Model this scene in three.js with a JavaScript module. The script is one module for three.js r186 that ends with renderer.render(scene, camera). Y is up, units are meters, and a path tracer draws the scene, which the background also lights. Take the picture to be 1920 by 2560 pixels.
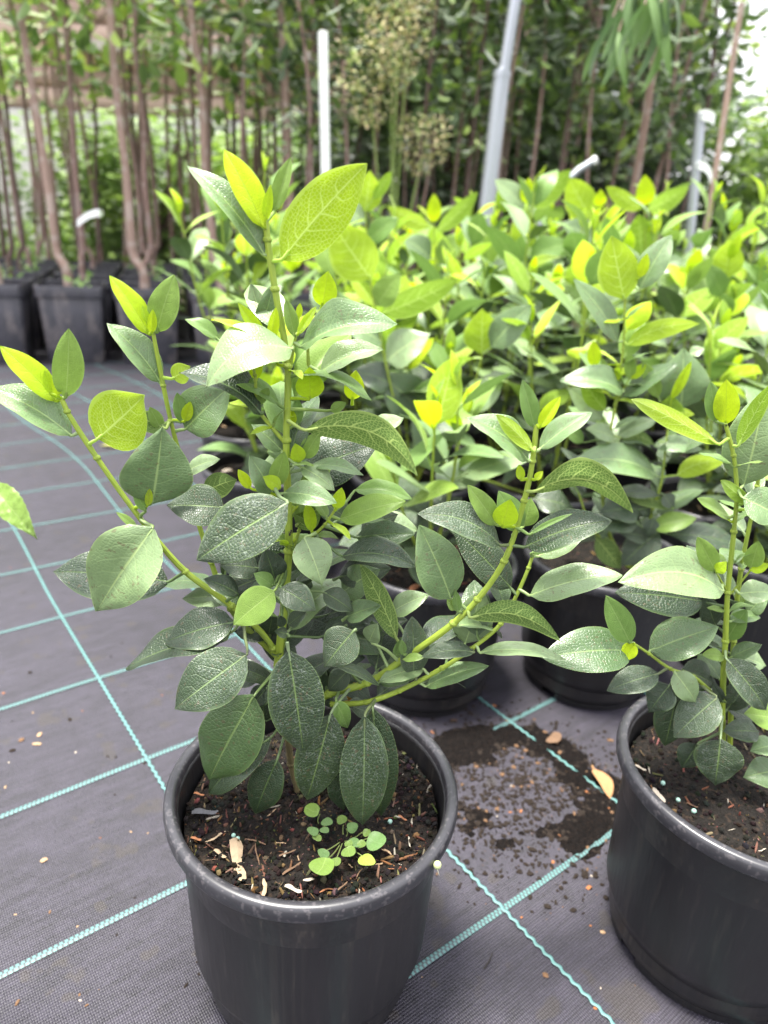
import * as THREE from 'three';
import { mergeGeometries, toCreasedNormals } from 'three/addons/utils/BufferGeometryUtils.js';

// ------------------------------------------------------------------ camera, sky, sun, exposure
const scene = new THREE.Scene();
const camera = new THREE.PerspectiveCamera(71.6, 0.75, 0.03, 400);
const PITCH = THREE.MathUtils.degToRad(22.48), EYE = 0.72;
camera.position.set(0, EYE, 0);
camera.lookAt(0, EYE - Math.sin(PITCH), -Math.cos(PITCH));
camera.rotateZ(THREE.MathUtils.degToRad(3.35));
camera.focus = 0.56;
camera.userData.fStop = 4.6;

const SUN = new THREE.Vector3(-0.16, 0.96, -0.04).normalize();
{ // a bright, thinly overcast sky: brighter overhead, a little warmer low down
  const w = 256, h = 128, d = new Float32Array(w * h * 4);
  for (let j = 0; j < h; j++) {
    const up = Math.max(0, Math.sin(((j + 0.5) / h - 0.5) * Math.PI));
    for (let i = 0; i < w; i++) {
      const k = (j * w + i) * 4, b = 1.35 * (1 + 0.8 * up) / 1.8;
      d[k] = b * 0.985; d[k + 1] = b * 0.99; d[k + 2] = b * (1.03 + 0.05 * up); d[k + 3] = 1;
    }
  }
  const t = new THREE.DataTexture(d, w, h, THREE.RGBAFormat, THREE.FloatType);
  t.mapping = THREE.EquirectangularReflectionMapping; t.magFilter = THREE.LinearFilter; t.needsUpdate = true;
  scene.background = t; scene.environment = t;
}
const sun = new THREE.DirectionalLight(new THREE.Color(1, 0.965, 0.88), 5.0);
sun.position.copy(SUN).multiplyScalar(20); sun.target.position.set(0, 0, -1);
sun.castShadow = true; sun.shadow.radius = 26; sun.shadow.mapSize.set(2048, 2048);
Object.assign(sun.shadow.camera, { left: -6, right: 6, top: 6, bottom: -6, near: 1, far: 60 });
scene.add(sun, sun.target);
const renderer = new THREE.WebGLRenderer({ antialias: true });
renderer.toneMapping = THREE.LinearToneMapping;
renderer.toneMappingExposure = 2.7;
renderer.shadowMap.enabled = true;

// ------------------------------------------------------------------ small helpers
let seed = 7;
const rnd = () => { seed = (seed + 0x6d2b79f5) | 0; let t = Math.imul(seed ^ (seed >>> 15), 1 | seed); t = (t + Math.imul(t ^ (t >>> 7), 61 | t)) ^ t; return ((t ^ (t >>> 14)) >>> 0) / 4294967296; };
const rr = (a, b) => a + (b - a) * rnd();
const pick = (a) => a[Math.floor(rnd() * a.length)];
const V3 = (x, y, z) => new THREE.Vector3(x, y, z);
const clamp = (x, a = 0, b = 1) => Math.min(b, Math.max(a, x));
const smooth = (a, b, x) => { const t = clamp((x - a) / (b - a)); return t * t * (3 - 2 * t); };
const hash = (x, y, s = 0) => { let h = Math.imul(x | 0, 374761393) + Math.imul(y | 0, 668265263) + Math.imul(s | 0, 974634721); h = Math.imul(h ^ (h >>> 13), 1274126177); return ((h ^ (h >>> 16)) >>> 0) / 4294967296; };
function vnoise(x, y, s = 0, px = 0, py = 0) { // value noise, periodic when px, py are set
  const ix = Math.floor(x), iy = Math.floor(y), fx = x - ix, fy = y - iy, u = fx * fx * (3 - 2 * fx), v = fy * fy * (3 - 2 * fy);
  const m = (a, p) => (p ? ((a % p) + p) % p : a);
  const a = hash(m(ix, px), m(iy, py), s), b = hash(m(ix + 1, px), m(iy, py), s), c = hash(m(ix, px), m(iy + 1, py), s), d = hash(m(ix + 1, px), m(iy + 1, py), s);
  return a + (b - a) * u + (c - a) * v + (a - b - c + d) * u * v;
}
const fbm = (x, y, s, p = 0, n = 4) => { let a = 0, w = 0.5, f = 1; for (let i = 0; i < n; i++, w *= 0.5, f *= 2) a += w * vnoise(x * f, y * f, s + i, p * f, p * f); return a / (1 - Math.pow(0.5, n)); };
const toByte = (c) => { c = clamp(c); return Math.round(255 * (c <= 0.0031308 ? 12.92 * c : 1.055 * Math.pow(c, 1 / 2.4) - 0.055)); };
function texture(w, h, fn, { srgb = true, repeat = true } = {}) { // fn(u, v) -> linear rgb or a number
  const d = new Uint8Array(w * h * 4);
  for (let j = 0; j < h; j++) for (let i = 0; i < w; i++) {
    const c = fn((i + 0.5) / w, (j + 0.5) / h), k = (j * w + i) * 4;
    if (typeof c === 'number') d[k] = d[k + 1] = d[k + 2] = Math.round(255 * clamp(c));
    else for (let q = 0; q < 3; q++) d[k + q] = srgb ? toByte(c[q]) : Math.round(255 * clamp(c[q]));
    d[k + 3] = 255;
  }
  const t = new THREE.DataTexture(d, w, h);
  if (srgb) t.colorSpace = THREE.SRGBColorSpace;
  if (repeat) t.wrapS = t.wrapT = THREE.RepeatWrapping;
  t.magFilter = THREE.LinearFilter; t.minFilter = THREE.LinearMipmapLinearFilter; t.generateMipmaps = true; t.needsUpdate = true;
  return t;
}
const rep = (t, x, y) => { const c = t.clone(); c.repeat.set(x, y); c.needsUpdate = true; return c; };
const mix3 = (a, b, t) => [a[0] + (b[0] - a[0]) * t, a[1] + (b[1] - a[1]) * t, a[2] + (b[2] - a[2]) * t];
const used = new Map();
function numbered(name) { const n = used.get(name) ?? 0; used.set(name, n + 1); return n ? name + '_' + String(n).padStart(3, '0') : name; }
function mesh(name, geometry, material, parent) {
  const m = new THREE.Mesh(geometry, material); m.name = name; m.castShadow = m.receiveShadow = true; parent.add(m); return m;
}
function tag(o, label, category, group) { o.userData.label = label; o.userData.category = category; if (group) o.userData.group = group; return o; }
function thing(name, label, category, pos = [0, 0, 0], turn = 0, group) {
  const g = new THREE.Group(); g.name = numbered(name); g.position.set(...pos); g.rotation.y = turn; scene.add(g); return tag(g, label, category, group);
}
function structure(name, geometry, material) { const m = mesh(numbered(name), geometry, material, scene); m.userData.kind = 'structure'; return m; }
function tube(points, r0, r1, sides = 7, steps, wobble = 0) { // tapered tube along a smooth path, closed by points
  const c = new THREE.CatmullRomCurve3(points, false, 'centripetal'), n = steps ?? Math.max(4, points.length * 3), P = [], N = [], U = [], I = [];
  const fr = c.computeFrenetFrames(n, false), v = V3();
  for (let i = 0; i <= n; i++) {
    const t = i / n, p = c.getPointAt(t), r = (r0 + (r1 - r0) * t) * (1 + (wobble ? wobble * (vnoise(t * 26 + r0 * 900, r0 * 5000, 3) - 0.5) : 0));
    for (let k = 0; k <= sides; k++) {
      const a = (k / sides) * Math.PI * 2;
      v.copy(fr.normals[i]).multiplyScalar(Math.cos(a)).addScaledVector(fr.binormals[i], Math.sin(a));
      P.push(p.x + v.x * r, p.y + v.y * r, p.z + v.z * r); N.push(v.x, v.y, v.z); U.push(k / sides, t);
      if (i < n && k < sides) { const q = i * (sides + 1) + k; I.push(q, q + 1, q + sides + 1, q + 1, q + sides + 2, q + sides + 1); }
    }
  }
  for (const [row, way] of [[0, -1], [n, 1]]) { // caps
    const p = c.getPointAt(row / n), t = c.getTangentAt(row / n), m = P.length / 3;
    P.push(p.x + t.x * way * r1 * 0.4, p.y + t.y * way * r1 * 0.4, p.z + t.z * way * r1 * 0.4); N.push(t.x * way, t.y * way, t.z * way); U.push(0.5, row / n);
    for (let k = 0; k < sides; k++) { const q = row * (sides + 1) + k; way > 0 ? I.push(q, q + 1, m) : I.push(q + 1, q, m); }
  }
  return buffer(P, N, U, I);
}
function buffer(P, N, U, I, C) {
  const g = new THREE.BufferGeometry();
  g.setAttribute('position', new THREE.Float32BufferAttribute(P, 3));
  if (U) g.setAttribute('uv', new THREE.Float32BufferAttribute(U, 2));
  if (C) g.setAttribute('color', new THREE.Float32BufferAttribute(C, 3));
  if (I) g.setIndex(I);
  if (N) g.setAttribute('normal', new THREE.Float32BufferAttribute(N, 3)); else g.computeVertexNormals();
  return g;
}
const lin = (r, g, b) => new THREE.Color().setRGB(r, g, b);
const std = (o) => new THREE.MeshStandardMaterial(o);
const phys = (o) => new THREE.MeshPhysicalMaterial(o);
const ORD = ['first', 'second', 'third', 'fourth', 'fifth', 'sixth', 'seventh', 'eighth', 'ninth', 'tenth', 'eleventh', 'twelfth', 'thirteenth', 'fourteenth'];

// ------------------------------------------------------------------ ground: earth to the horizon, woven ground cover with its coloured marking threads
const heightAt = (x, z) => 0.004 + 0.0075 * (fbm(x * 2.2 + 3, z * 2.2 + 9, 11) - 0.5) * smooth(0.05, 0.6, Math.hypot(x, z + 0.55)) + 0.0022 * (vnoise(x * 11 + z * 4, z * 3.5 - x * 2, 17) - 0.5);
{
  const earth = texture(512, 512, (u, v) => { const n = fbm(u * 12, v * 12, 21, 12, 5), g = smooth(0.45, 0.6, fbm(u * 5, v * 5, 25, 5)); return mix3([0.055 + 0.05 * n, 0.043 + 0.04 * n, 0.03 + 0.025 * n], [0.04 + 0.03 * n, 0.075 + 0.05 * n, 0.02], g); });
  const g = new THREE.PlaneGeometry(500, 500, 1, 1); g.rotateX(-Math.PI / 2); g.translate(0, -0.03, -100);
  structure('ground', g, std({ map: rep(earth, 220, 220), roughness: 0.95 }));
}
const weaveBump = texture(256, 256, (u, v) => { // flat tapes over and under
  const n = 32, x = u * n, y = v * n * 0.75, i = Math.floor(x), j = Math.floor(y), fx = x - i, fy = y - j, over = (i + j) % 2;
  const a = Math.sin(Math.PI * fx), b = Math.sin(Math.PI * fy);
  return 0.25 + 0.6 * (over ? Math.pow(a, 0.5) * (0.45 + 0.55 * b) : Math.pow(b, 0.5) * (0.35 + 0.4 * a)) + 0.12 * (hash(i, j, over) - 0.5);
}, { srgb: false });
const dust = texture(1024, 1024, (u, v) => {
  const n = fbm(u * 6, v * 6, 31, 6, 6), row = Math.floor(v * 512), streak = vnoise(u * 14 + 31 * hash(row, 1), row + 0.5, 37) - 0.5 + 0.8 * (vnoise(u * 60, row * 0.31, 39) - 0.5), fine = hash(Math.floor(u * 700), row, 41) - 0.5;
  const k = 0.0245 * (0.66 + 0.55 * n + 0.55 * streak + 0.45 * fine);
  const spot = smooth(0.70, 0.78, fbm(u * 40, v * 40, 47, 40, 3));
  return mix3([k * 1.0, k * 0.87, k * 1.30], [0.030, 0.024, 0.02], 0.55 * spot);
});
let cover;
{
  const nx = 150, nz = 170, x0 = -4.6, x1 = 4.6, z0 = -5.2, z1 = 2.4, P = [], U = [], I = [];
  for (let j = 0; j <= nz; j++) for (let i = 0; i <= nx; i++) {
    const x = x0 + (x1 - x0) * i / nx, z = z0 + (z1 - z0) * j / nz; P.push(x, heightAt(x, z), z);
    const a = -0.6634, u = x * Math.cos(a) + z * Math.sin(a), w = -x * Math.sin(a) + z * Math.cos(a); U.push(u, w);
    if (i < nx && j < nz) { const q = j * (nx + 1) + i; I.push(q, q + nx + 1, q + 1, q + 1, q + nx + 1, q + nx + 2); }
  }
  cover = structure('ground_cover_fabric', buffer(P, null, U, I), std({ map: rep(dust, 0.9, 0.9), bumpMap: rep(weaveBump, 14, 14), bumpScale: 0.0016, roughness: 0.50 }));
  // marking threads: straight double rows across the weave, single wavy cords along it
  const bands = texture(64, 32, (u, v) => { const row = v < 0.46 ? 0 : v > 0.54 ? 1 : -1; const tick = row < 0 ? 0 : smooth(0.08, 0.2, u + (row ? 0.35 : 0) - Math.floor(u + (row ? 0.35 : 0))) * (1 - smooth(0.66, 0.8, u + (row ? 0.35 : 0) - Math.floor(u + (row ? 0.35 : 0)))); return mix3([0.033, 0.040, 0.045], [0.080, 0.185, 0.178], tick); });
  const wear = texture(256, 16, (u, v) => { const k = 0.75 + 0.5 * fbm(u * 60, v * 3, 51, 0, 3); return [0.08 * k, 0.19 * k, 0.182 * k]; });
  const bandMat = std({ map: rep(bands, 1, 1), roughness: 0.5 }), cordMat = std({ map: wear, roughness: 0.5 });
  const a = -0.66344, ca = Math.cos(a), sa = Math.sin(a), H = EYE, pt = (u, w) => [u * ca - w * sa, u * sa + w * ca];
  const inside = (x, z) => x > -3.2 && x < 3.4 && z > -3.9 && z < 0.3;
  const strip = (path, width, name, mat, lift, period, wave) => {
    const P = [], U = [], I = []; let s = 0;
    path.forEach((p, i) => {
      const q = path[Math.min(i + 1, path.length - 1)], o = path[Math.max(i - 1, 0)], dx = q[0] - o[0], dz = q[1] - o[1], l = Math.hypot(dx, dz) || 1;
      if (i) s += Math.hypot(p[0] - path[i - 1][0], p[1] - path[i - 1][1]);
      for (let k = 0; k < 3; k++) {
        const e = (k - 1) * width / 2 + (wave ? wave * Math.sin(s * 2 * Math.PI / 0.0125) : 0), x = p[0] - dz / l * e, z = p[1] + dx / l * e;
        P.push(x, heightAt(x, z) + lift + (k === 1 ? 0.0008 : 0), z); U.push(s / period, k / 2);
      }
      if (i) { const b = (i - 1) * 3; for (let k = 0; k < 2; k++) I.push(b + k, b + k + 1, b + k + 3, b + k + 1, b + k + 4, b + k + 3); }
    });
    if (path.length > 1) mesh(name, buffer(P, null, U, I), mat, cover);
  };
  for (let j = -9; j <= 12; j++) { // rows of ticks
    const w = H * (-2.0541 + j * 0.31233), path = [];
    for (let s = -3.5; s <= 3.5; s += 0.02) { const [x, z] = pt(s, w + 0.004 * Math.sin(s * 3.1 + j) + 0.006 * (vnoise(s * 2, j, 61) - 0.5)); if (inside(x, z)) path.push([x, z]); }
    strip(path, 0.0072, 'stripe', bandMat, 0.0012, 0.0052, 0);
  }
  for (let i = -7; i <= 11; i++) { // wavy cords
    const u = H * (-0.01725 + i * 0.34192), path = [], near = i >= 0 && i <= 4;
    for (let s = -3.5; s <= 1.2; s += near ? 0.0022 : 0.012) { const far = smooth(1.1, 2.6, -s); const [x, z] = pt(u + 0.03 * far * Math.sin(s * 4 + i * 1.7), s); if (inside(x, z)) path.push([x, z]); }
    strip(path, 0.0037, 'cord', cordMat, 0.0024, 0.9, near ? 0.0011 : 0);
  }
}

// ------------------------------------------------------------------ hand-placed shrubs, millimetres: base, tip, upper-face direction (x100), width, fold, bow %, side bow %, foot of the stalk, kind
const mainShrub = { stems: [[[[-64,196,-525],[-73,244,-522],[-76,278,-520],[-84,361,-515]], 3.4, 3.1, 1], [[[-84,356,-515],[-75,468,-515],[-77,561,-515],[-76,617,-515],[-85,670,-515],[-90,702,-515],[-91,713,-515]], 3.6, 2.1], [[[-69,269,-525],[-88,375,-515],[-120,420,-505],[-155,452,-500],[-181,491,-495],[-214,545,-495],[-232,579,-495],[-235,588,-495]], 3, 1.8], [[[-86,359,-525],[-126,405,-525],[-142,446,-530],[-156,503,-530],[-167,568,-525],[-171,595,-525],[-176,634,-525]], 2.6, 1.6], [[[-61,306,-525],[-39,331,-515],[-6,345,-515],[25,380,-505],[61,422,-495],[78,445,-495],[95,480,-495],[104,531,-495],[106,562,-495],[105,589,-495]], 3.6, 1.8], [[[-37,320,-515],[-6,332,-505],[22,346,-505],[56,375,-500],[79,396,-500],[100,421,-500],[108,437,-505],[118,468,-510],[122,485,-515]], 2.5, 1.4], [[[-80,561,-515],[-97,586,-510],[-98,611,-505],[-101,622,-505]], 1.6, 1], [[[-75,463,-515],[-57,483,-510],[-45,498,-505],[-38,510,-505]], 1.6, 1], [[[-75,463,-515],[-68,482,-525],[-68,507,-525]], 1.6, 0.9], [[[-74,618,-515],[-70,640,-515]], 1.4, 0.9], [[[-62,616,-525],[-63,633,-525]], 1.4, 1], [[[-80,514,-505],[-83,530,-495]], 1.2, 0.9]], leaves: [
  [-92, 710, -510, -118, 756, -515, 52, 38, 77, 23, 16, 5, 0, -91, 710, -515, 'Y'],
  [-92, 692, -515, -145, 746, -525, 39, 52, 76, 24, 34, 10, 0, -88, 693, -515, 'P'],
  [-87, 720, -527, -76, 754, -527, -18, 6, 98, 13, 26, 2, 0, -91, 713, -515, 'G'],
  [-91, 713, -512, -87, 736, -512, 33, -6, 94, 7, 10, 0, 0, -91, 709, -512, 'Y'],
  [-79, 690, -509, -23, 751, -497, 19, 1, -98, 39, 8, 5, -3, -87, 688, -515, 'U'],
  [-66, 632, -510, 2, 654, -500, -33, 76, 56, 42, 36, 12, 0, -71, 634, -515, 'P'],
  [-71, 632, -500, -126, 608, -475, -2, 75, 66, 44, 14, 16, -12, -72, 631, -515, 'P'],
  [-91, 634, -510, -110, 660, -510, 50, 38, 78, 11, 24, 0, 0, -78, 632, -515, 'Y'],
  [-87, 634, -507, -83, 659, -507, 47, -6, 88, 9, 20, 0, 0, -78, 632, -515, 'Y'],
  [-129, 632, -525, -152, 645, -525, 42, 70, 57, 15, 26, 8, 0, -101, 622, -505, 'G'],
  [-71, 639, -513, -77, 664, -513, 48, 10, 87, 11, 24, 0, 0, -70, 640, -515, 'G'],
  [-68, 641, -507, -55, 661, -507, -26, 18, 95, 7, 20, 0, 0, -70, 640, -515, 'Y'],
  [-69, 651, -520, -68, 661, -520, 29, -3, 96, 5, 10, 0, 0, -70, 640, -515, 'Y'],
  [-54, 658, -535, -50, 683, -535, 33, -5, 94, 19, 12, 3, 0, -63, 633, -525, 'Y'],
  [-53, 612, -525, -8, 632, -525, -33, 73, 60, 29, 30, 10, 0, -62, 616, -525, 'P'],
  [-59, 594, -513, -60, 618, -513, -21, -1, -98, 21, 4, 2, 0, -76, 593, -515, 'Y'],
  [-29, 591, -530, -27, 614, -530, 25, -2, 97, 16, 16, 0, 0, -29, 587, -530, 'Y'],
  [-101, 635, -535, -89, 672, -535, 51, -16, 84, 18, 16, 5, 0, -78, 632, -515, 'P'],
  [-90, 627, -540, -107, 671, -540, -21, -8, 98, 20, 16, 5, 0, -77, 625, -515, 'P'],
  [-94, 583, -505, -149, 613, -495, 50, 80, 33, 41, 30, 14, 0, -94, 582, -511, 'D'],
  [-61, 574, -500, 23, 553, -475, 27, -7, -96, 27, 22, 10, -16, -77, 577, -515, 'V'],
  [-82, 549, -525, -105, 569, -525, 58, 63, 51, 23, 18, 5, 0, -77, 548, -515, 'P'],
  [-73, 570, -520, -76, 586, -520, 43, 10, 90, 9, 18, 0, 0, -77, 569, -515, 'Y'],
  [-70, 571, -523, -70, 592, -523, 33, -1, 94, 10, 20, 0, 0, -77, 569, -515, 'G'],
  [-45, 583, -525, -33, 590, -525, -26, 43, 86, 9, 14, 0, 0, -76, 585, -515, 'G'],
  [-66, 545, -512, -70, 560, -512, 36, 10, 93, 12, 10, 0, 0, -77, 548, -515, 'Y'],
  [-64, 546, -520, -52, 568, -520, -27, 15, 95, 15, 14, 4, 0, -77, 548, -515, 'G'],
  [-67, 522, -555, -8, 547, -565, -14, 64, 75, 48, 8, 5, 0, -68, 507, -525, 'D'],
  [-14, 559, -545, 11, 576, -545, -47, 70, 53, 25, 16, 6, 0, -17, 555, -545, 'P'],
  [-59, 541, -515, -17, 539, -510, -2, 91, 42, 15, 20, 12, 0, -77, 535, -515, 'P'],
  [-64, 542, -509, -38, 528, -501, 29, 83, 47, 20, 14, 8, 0, -77, 548, -515, 'P'],
  [-77, 524, -499, -35, 525, -484, -22, 80, 56, 22, 20, 10, 0, -82, 523, -499, 'P'],
  [-70, 488, -521, -49, 508, -521, 27, -28, -92, 22, 8, 4, 0, -68, 486, -525, 'V'],
  [-24, 518, -530, 22, 516, -525, -3, 83, 55, 19, 22, 13, 0, -38, 510, -505, 'G'],
  [-34, 501, -509, 16, 522, -504, -36, 69, 63, 25, 16, 5, 0, -41, 505, -505, 'G'],
  [-37, 511, -505, -33, 529, -505, 15, -3, 99, 11, 14, 0, 0, -38, 510, -505, 'Y'],
  [-21, 479, -525, 26, 488, -520, -21, 69, 69, 24, 12, 6, 0, -46, 496, -506, 'H'],
  [-37, 495, -520, 1, 500, -517, -15, 95, 29, 16, 14, 6, 0, -46, 496, -506, 'P'],
  [-6, 482, -555, 30, 475, -555, 15, 84, 53, 23, 14, 8, 0, -10, 480, -555, 'P'],
  [-31, 469, -509, 28, 470, -499, -7, 93, 36, 32, 30, 14, 0, -54, 487, -509, 'D'],
  [-60, 490, -495, -44, 456, -483, 40, 47, 79, 33, 14, 6, 0, -52, 489, -508, 'P'],
  [17, 397, -505, -17, 468, -499, -54, -19, -82, 21, 16, 6, 5, 30, 386, -504, 'V'],
  [-36, 431, -545, 9, 443, -545, -19, 70, 69, 29, 10, 5, 0, -41, 428, -545, 'D'],
  [-74, 369, -555, -19, 420, -555, -42, 45, 78, 47, 8, 5, 0, -86, 359, -525, 'D'],
  [-45, 438, -505, -20, 425, -499, 26, 76, 59, 21, 16, 6, 0, -78, 436, -515, 'D'],
  [-26, 418, -501, 2, 434, -496, -50, 69, 53, 21, 18, 6, 0, -29, 414, -502, 'H'],
  [11, 414, -520, 41, 433, -520, -46, 75, 47, 24, 14, 6, 0, 30, 386, -504, 'P'],
  [-2, 384, -525, -5, 402, -525, 43, 7, 90, 16, 20, 0, 0, 12, 365, -509, 'P'],
  [-67, 534, -455, -127, 496, -435, -5, 53, 85, 43, 12, 6, 0, -83, 530, -495, 'R'],
  [-85, 520, -505, -102, 552, -500, 61, 21, 77, 24, 18, 5, 0, -81, 519, -502, 'P'],
  [-84, 527, -503, -76, 557, -500, 24, -16, 96, 15, 12, 3, 0, -82, 526, -498, 'G'],
  [-78, 530, -495, -91, 539, -492, 54, 53, 66, 12, 8, 5, 0, -83, 528, -496, 'Y'],
  [-104, 522, -510, -113, 537, -510, 50, 31, 81, 9, 16, 0, 0, -81, 521, -501, 'Y'],
  [-143, 512, -520, -116, 525, -520, 14, -28, -95, 21, 12, 6, -5, -158, 512, -529, 'V'],
  [-122, 509, -500, -165, 510, -496, 9, 68, 73, 35, 12, 5, 0, -81, 519, -502, 'D'],
  [-84, 445, -505, -92, 476, -502, 50, 4, 87, 25, 14, 5, 0, -78, 436, -515, 'D'],
  [-98, 455, -507, -128, 458, -503, 15, 84, 52, 26, 12, 6, 0, -77, 452, -515, 'D'],
  [-83, 449, -490, -98, 461, -487, 55, 61, 57, 14, 12, 5, 0, -77, 452, -515, 'G'],
  [-80, 453, -475, -110, 427, -465, -16, 53, 83, 29, 10, 5, 0, -77, 452, -515, 'G'],
  [-75, 456, -475, -47, 443, -467, 15, 77, 62, 24, 12, 8, 0, -77, 452, -515, 'D'],
  [-69, 424, -475, -55, 439, -472, -54, 34, 77, 13, 14, 4, 0, -79, 420, -515, 'D'],
  [-73, 423, -473, -75, 435, -470, 52, -15, 84, 8, 14, 0, 0, -79, 420, -515, 'D'],
  [-69, 418, -471, -79, 422, -468, 42, 76, 49, 10, 12, 4, 0, -68, 416, -471, 'D'],
  [-112, 437, -495, -138, 452, -490, 51, 77, 38, 20, 18, 8, 0, -125, 424, -504, 'D'],
  [-127, 409, -535, -170, 407, -535, -3, 94, 34, 27, 14, 6, 0, -128, 411, -526, 'P'],
  [-115, 414, -490, -171, 396, -482, -18, 82, 54, 39, 14, 7, 0, -116, 413, -506, 'D'],
  [-122, 399, -485, -201, 375, -475, -25, 92, 29, 39, 26, 10, 0, -116, 413, -506, 'D'],
  [-121, 395, -505, -190, 378, -499, -19, 91, 36, 36, 12, 8, 0, -111, 407, -508, 'P'],
  [-94, 379, -525, -90, 405, -525, 32, -5, 95, 20, 10, 4, 0, -97, 372, -525, 'D'],
  [-47, 389, -515, -10, 407, -510, -43, 75, 50, 25, 12, 6, 0, -82, 388, -515, 'D'],
  [-28, 409, -535, 5, 396, -530, 26, 82, 51, 22, 12, 6, 0, -31, 408, -536, 'D'],
  [-100, 401, -465, -155, 357, -450, -15, 48, 86, 44, 6, 7, 0, -111, 407, -508, 'R'],
  [-66, 414, -455, -53, 320, -450, 31, 9, 95, 44, 8, 5, 0, -67, 421, -455, 'R'],
  [-98, 351, -480, -141, 253, -485, -26, 7, 96, 55, 6, 6, 0, -84, 356, -515, 'H'],
  [-86, 301, -490, -144, 233, -490, -50, 42, 76, 34, 16, 10, 0, -78, 302, -519, 'D'],
  [-80, 281, -485, -101, 214, -489, -26, 3, 96, 32, 8, 5, 0, -77, 290, -519, 'D'],
  [-34, 342, -475, -53, 244, -478, 1, -3, 100, 41, 10, 5, 0, -20, 339, -515, 'R'],
  [-6, 345, -470, -3, 222, -474, 11, -3, 99, 42, 12, 5, 0, 2, 336, -505, 'R'],
  [0, 338, -490, 14, 213, -494, 26, 0, 97, 36, 6, 5, 0, 2, 336, -505, 'D'],
  [-27, 269, -500, -21, 213, -500, 29, 3, 96, 27, 8, 4, 0, -28, 273, -500, 'D'],
  [-18, 422, -475, -40, 392, -467, -37, 48, 80, 33, 10, 5, 0, -16, 423, -476, 'D'],
  [-89, 350, -495, -104, 328, -493, -33, 30, 89, 19, 12, 4, 0, -83, 349, -516, 'D'],
  [-92, 382, -525, -124, 383, -525, 1, 89, 46, 22, 12, 5, 0, -93, 381, -514, 'D'],
  [-14, 309, -535, -23, 332, -535, 42, 17, 89, 16, 10, 5, 0, -28, 323, -512, 'O'],
  [-33, 376, -495, 5, 360, -492, 36, 89, 29, 12, 20, 8, 0, -37, 376, -495, 'D'],
  [5, 339, -525, 43, 357, -521, -42, 80, 43, 21, 14, 8, 0, -6, 345, -515, 'P'],
  [-23, 360, -510, -39, 339, -508, -43, 39, 82, 20, 12, 5, 0, -10, 343, -515, 'D'],
  [-50, 315, -525, -46, 349, -523, 26, -9, 96, 22, 10, 5, 0, -54, 313, -522, 'D'],
  [-96, 297, -515, -98, 322, -513, 51, -2, 86, 20, 10, 5, 0, -78, 302, -519, 'D'],
  [-31, 343, -490, -20, 317, -488, 45, 26, 85, 16, 10, 6, 0, -30, 335, -515, 'G'],
  [-6, 397, -500, 0, 416, -498, -44, 5, 89, 17, 14, 3, 0, 20, 375, -506, 'P'],
  [17, 385, -500, 19, 401, -498, 13, -14, 98, 8, 14, 3, 0, 25, 380, -505, 'G'],
  [-26, 408, -505, -38, 392, -503, -44, 43, 79, 16, 10, 4, 0, -25, 408, -505, 'D'],
  [-72, 461, -540, -137, 484, -536, 30, 73, 62, 35, 12, 6, 0, -72, 471, -519, 'D'],
  [-76, 425, -540, -48, 468, -536, -52, 26, 81, 31, 12, 6, 0, -79, 420, -515, 'D'],
  [-47, 395, -540, 5, 415, -536, -33, 74, 59, 37, 12, 6, 0, -80, 404, -515, 'D'],
  [-39, 376, -540, 20, 369, -536, 8, 84, 53, 32, 12, 6, 0, -44, 375, -540, 'H'],
  [-32, 419, -540, -1, 446, -536, -53, 51, 68, 32, 12, 6, 0, -35, 414, -540, 'P'],
  [-104, 428, -540, -139, 410, -536, -27, 67, 69, 31, 12, 6, 0, -79, 420, -515, 'D'],
  [-104, 396, -540, -139, 423, -536, 55, 62, 55, 29, 12, 6, 0, -109, 385, -525, 'D'],
  [-71, 345, -540, -104, 370, -536, 56, 64, 52, 27, 12, 6, 0, -80, 329, -519, 'D'],
  [-46, 347, -540, -9, 357, -536, -28, 81, 52, 30, 12, 6, 0, -42, 327, -516, 'D'],
  [-23, 387, -540, 26, 398, -536, -22, 80, 56, 32, 12, 6, 0, -27, 384, -540, 'D'],
  [4, 345, -540, 35, 379, -536, -61, 49, 62, 27, 12, 6, 0, -6, 345, -515, 'P'],
  [-73, 535, -540, -102, 530, -536, 0, 68, 73, 24, 12, 6, 0, -77, 535, -515, 'P'],
  [-53, 504, -540, -26, 487, -536, 31, 66, 69, 27, 12, 6, 0, -68, 503, -525, 'H'],
  [-18, 477, -540, 12, 497, -536, -46, 54, 70, 27, 12, 6, 0, -21, 473, -540, 'D'],
  [-92, 459, -540, -119, 438, -536, -33, 55, 77, 28, 12, 6, 0, -74, 465, -516, 'D'],
  [-64, 408, -540, -79, 440, -536, 68, 24, 69, 28, 12, 6, 0, -80, 404, -515, 'D'],
  [-38, 337, -540, -2, 312, -536, 44, 70, 56, 28, 12, 6, 0, -42, 327, -516, 'D'],
  [-105, 338, -540, -130, 318, -536, -38, 64, 67, 27, 12, 6, 0, -82, 345, -518, 'D'],
  [-71, 309, -540, -92, 336, -536, 70, 45, 55, 28, 12, 6, 0, -61, 306, -525, 'D'],
  [-45, 311, -540, -54, 354, -536, 63, 6, 77, 30, 12, 6, 0, -58, 310, -524, 'D'],
  [104, 587, -495, 91, 621, -495, 16, 6, 99, 14, 18, 3, 0, 105, 589, -495, 'G'],
  [107, 588, -493, 118, 612, -490, -53, 14, 84, 11, 24, 3, 0, 105, 589, -495, 'Y'],
  [102, 563, -493, 55, 593, -493, 41, 66, 63, 32, 26, 12, 0, 106, 562, -495, 'P'],
  [104, 572, -487, 73, 598, -483, -40, -32, -86, 13, 20, 6, 6, 106, 573, -495, 'U'],
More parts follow.
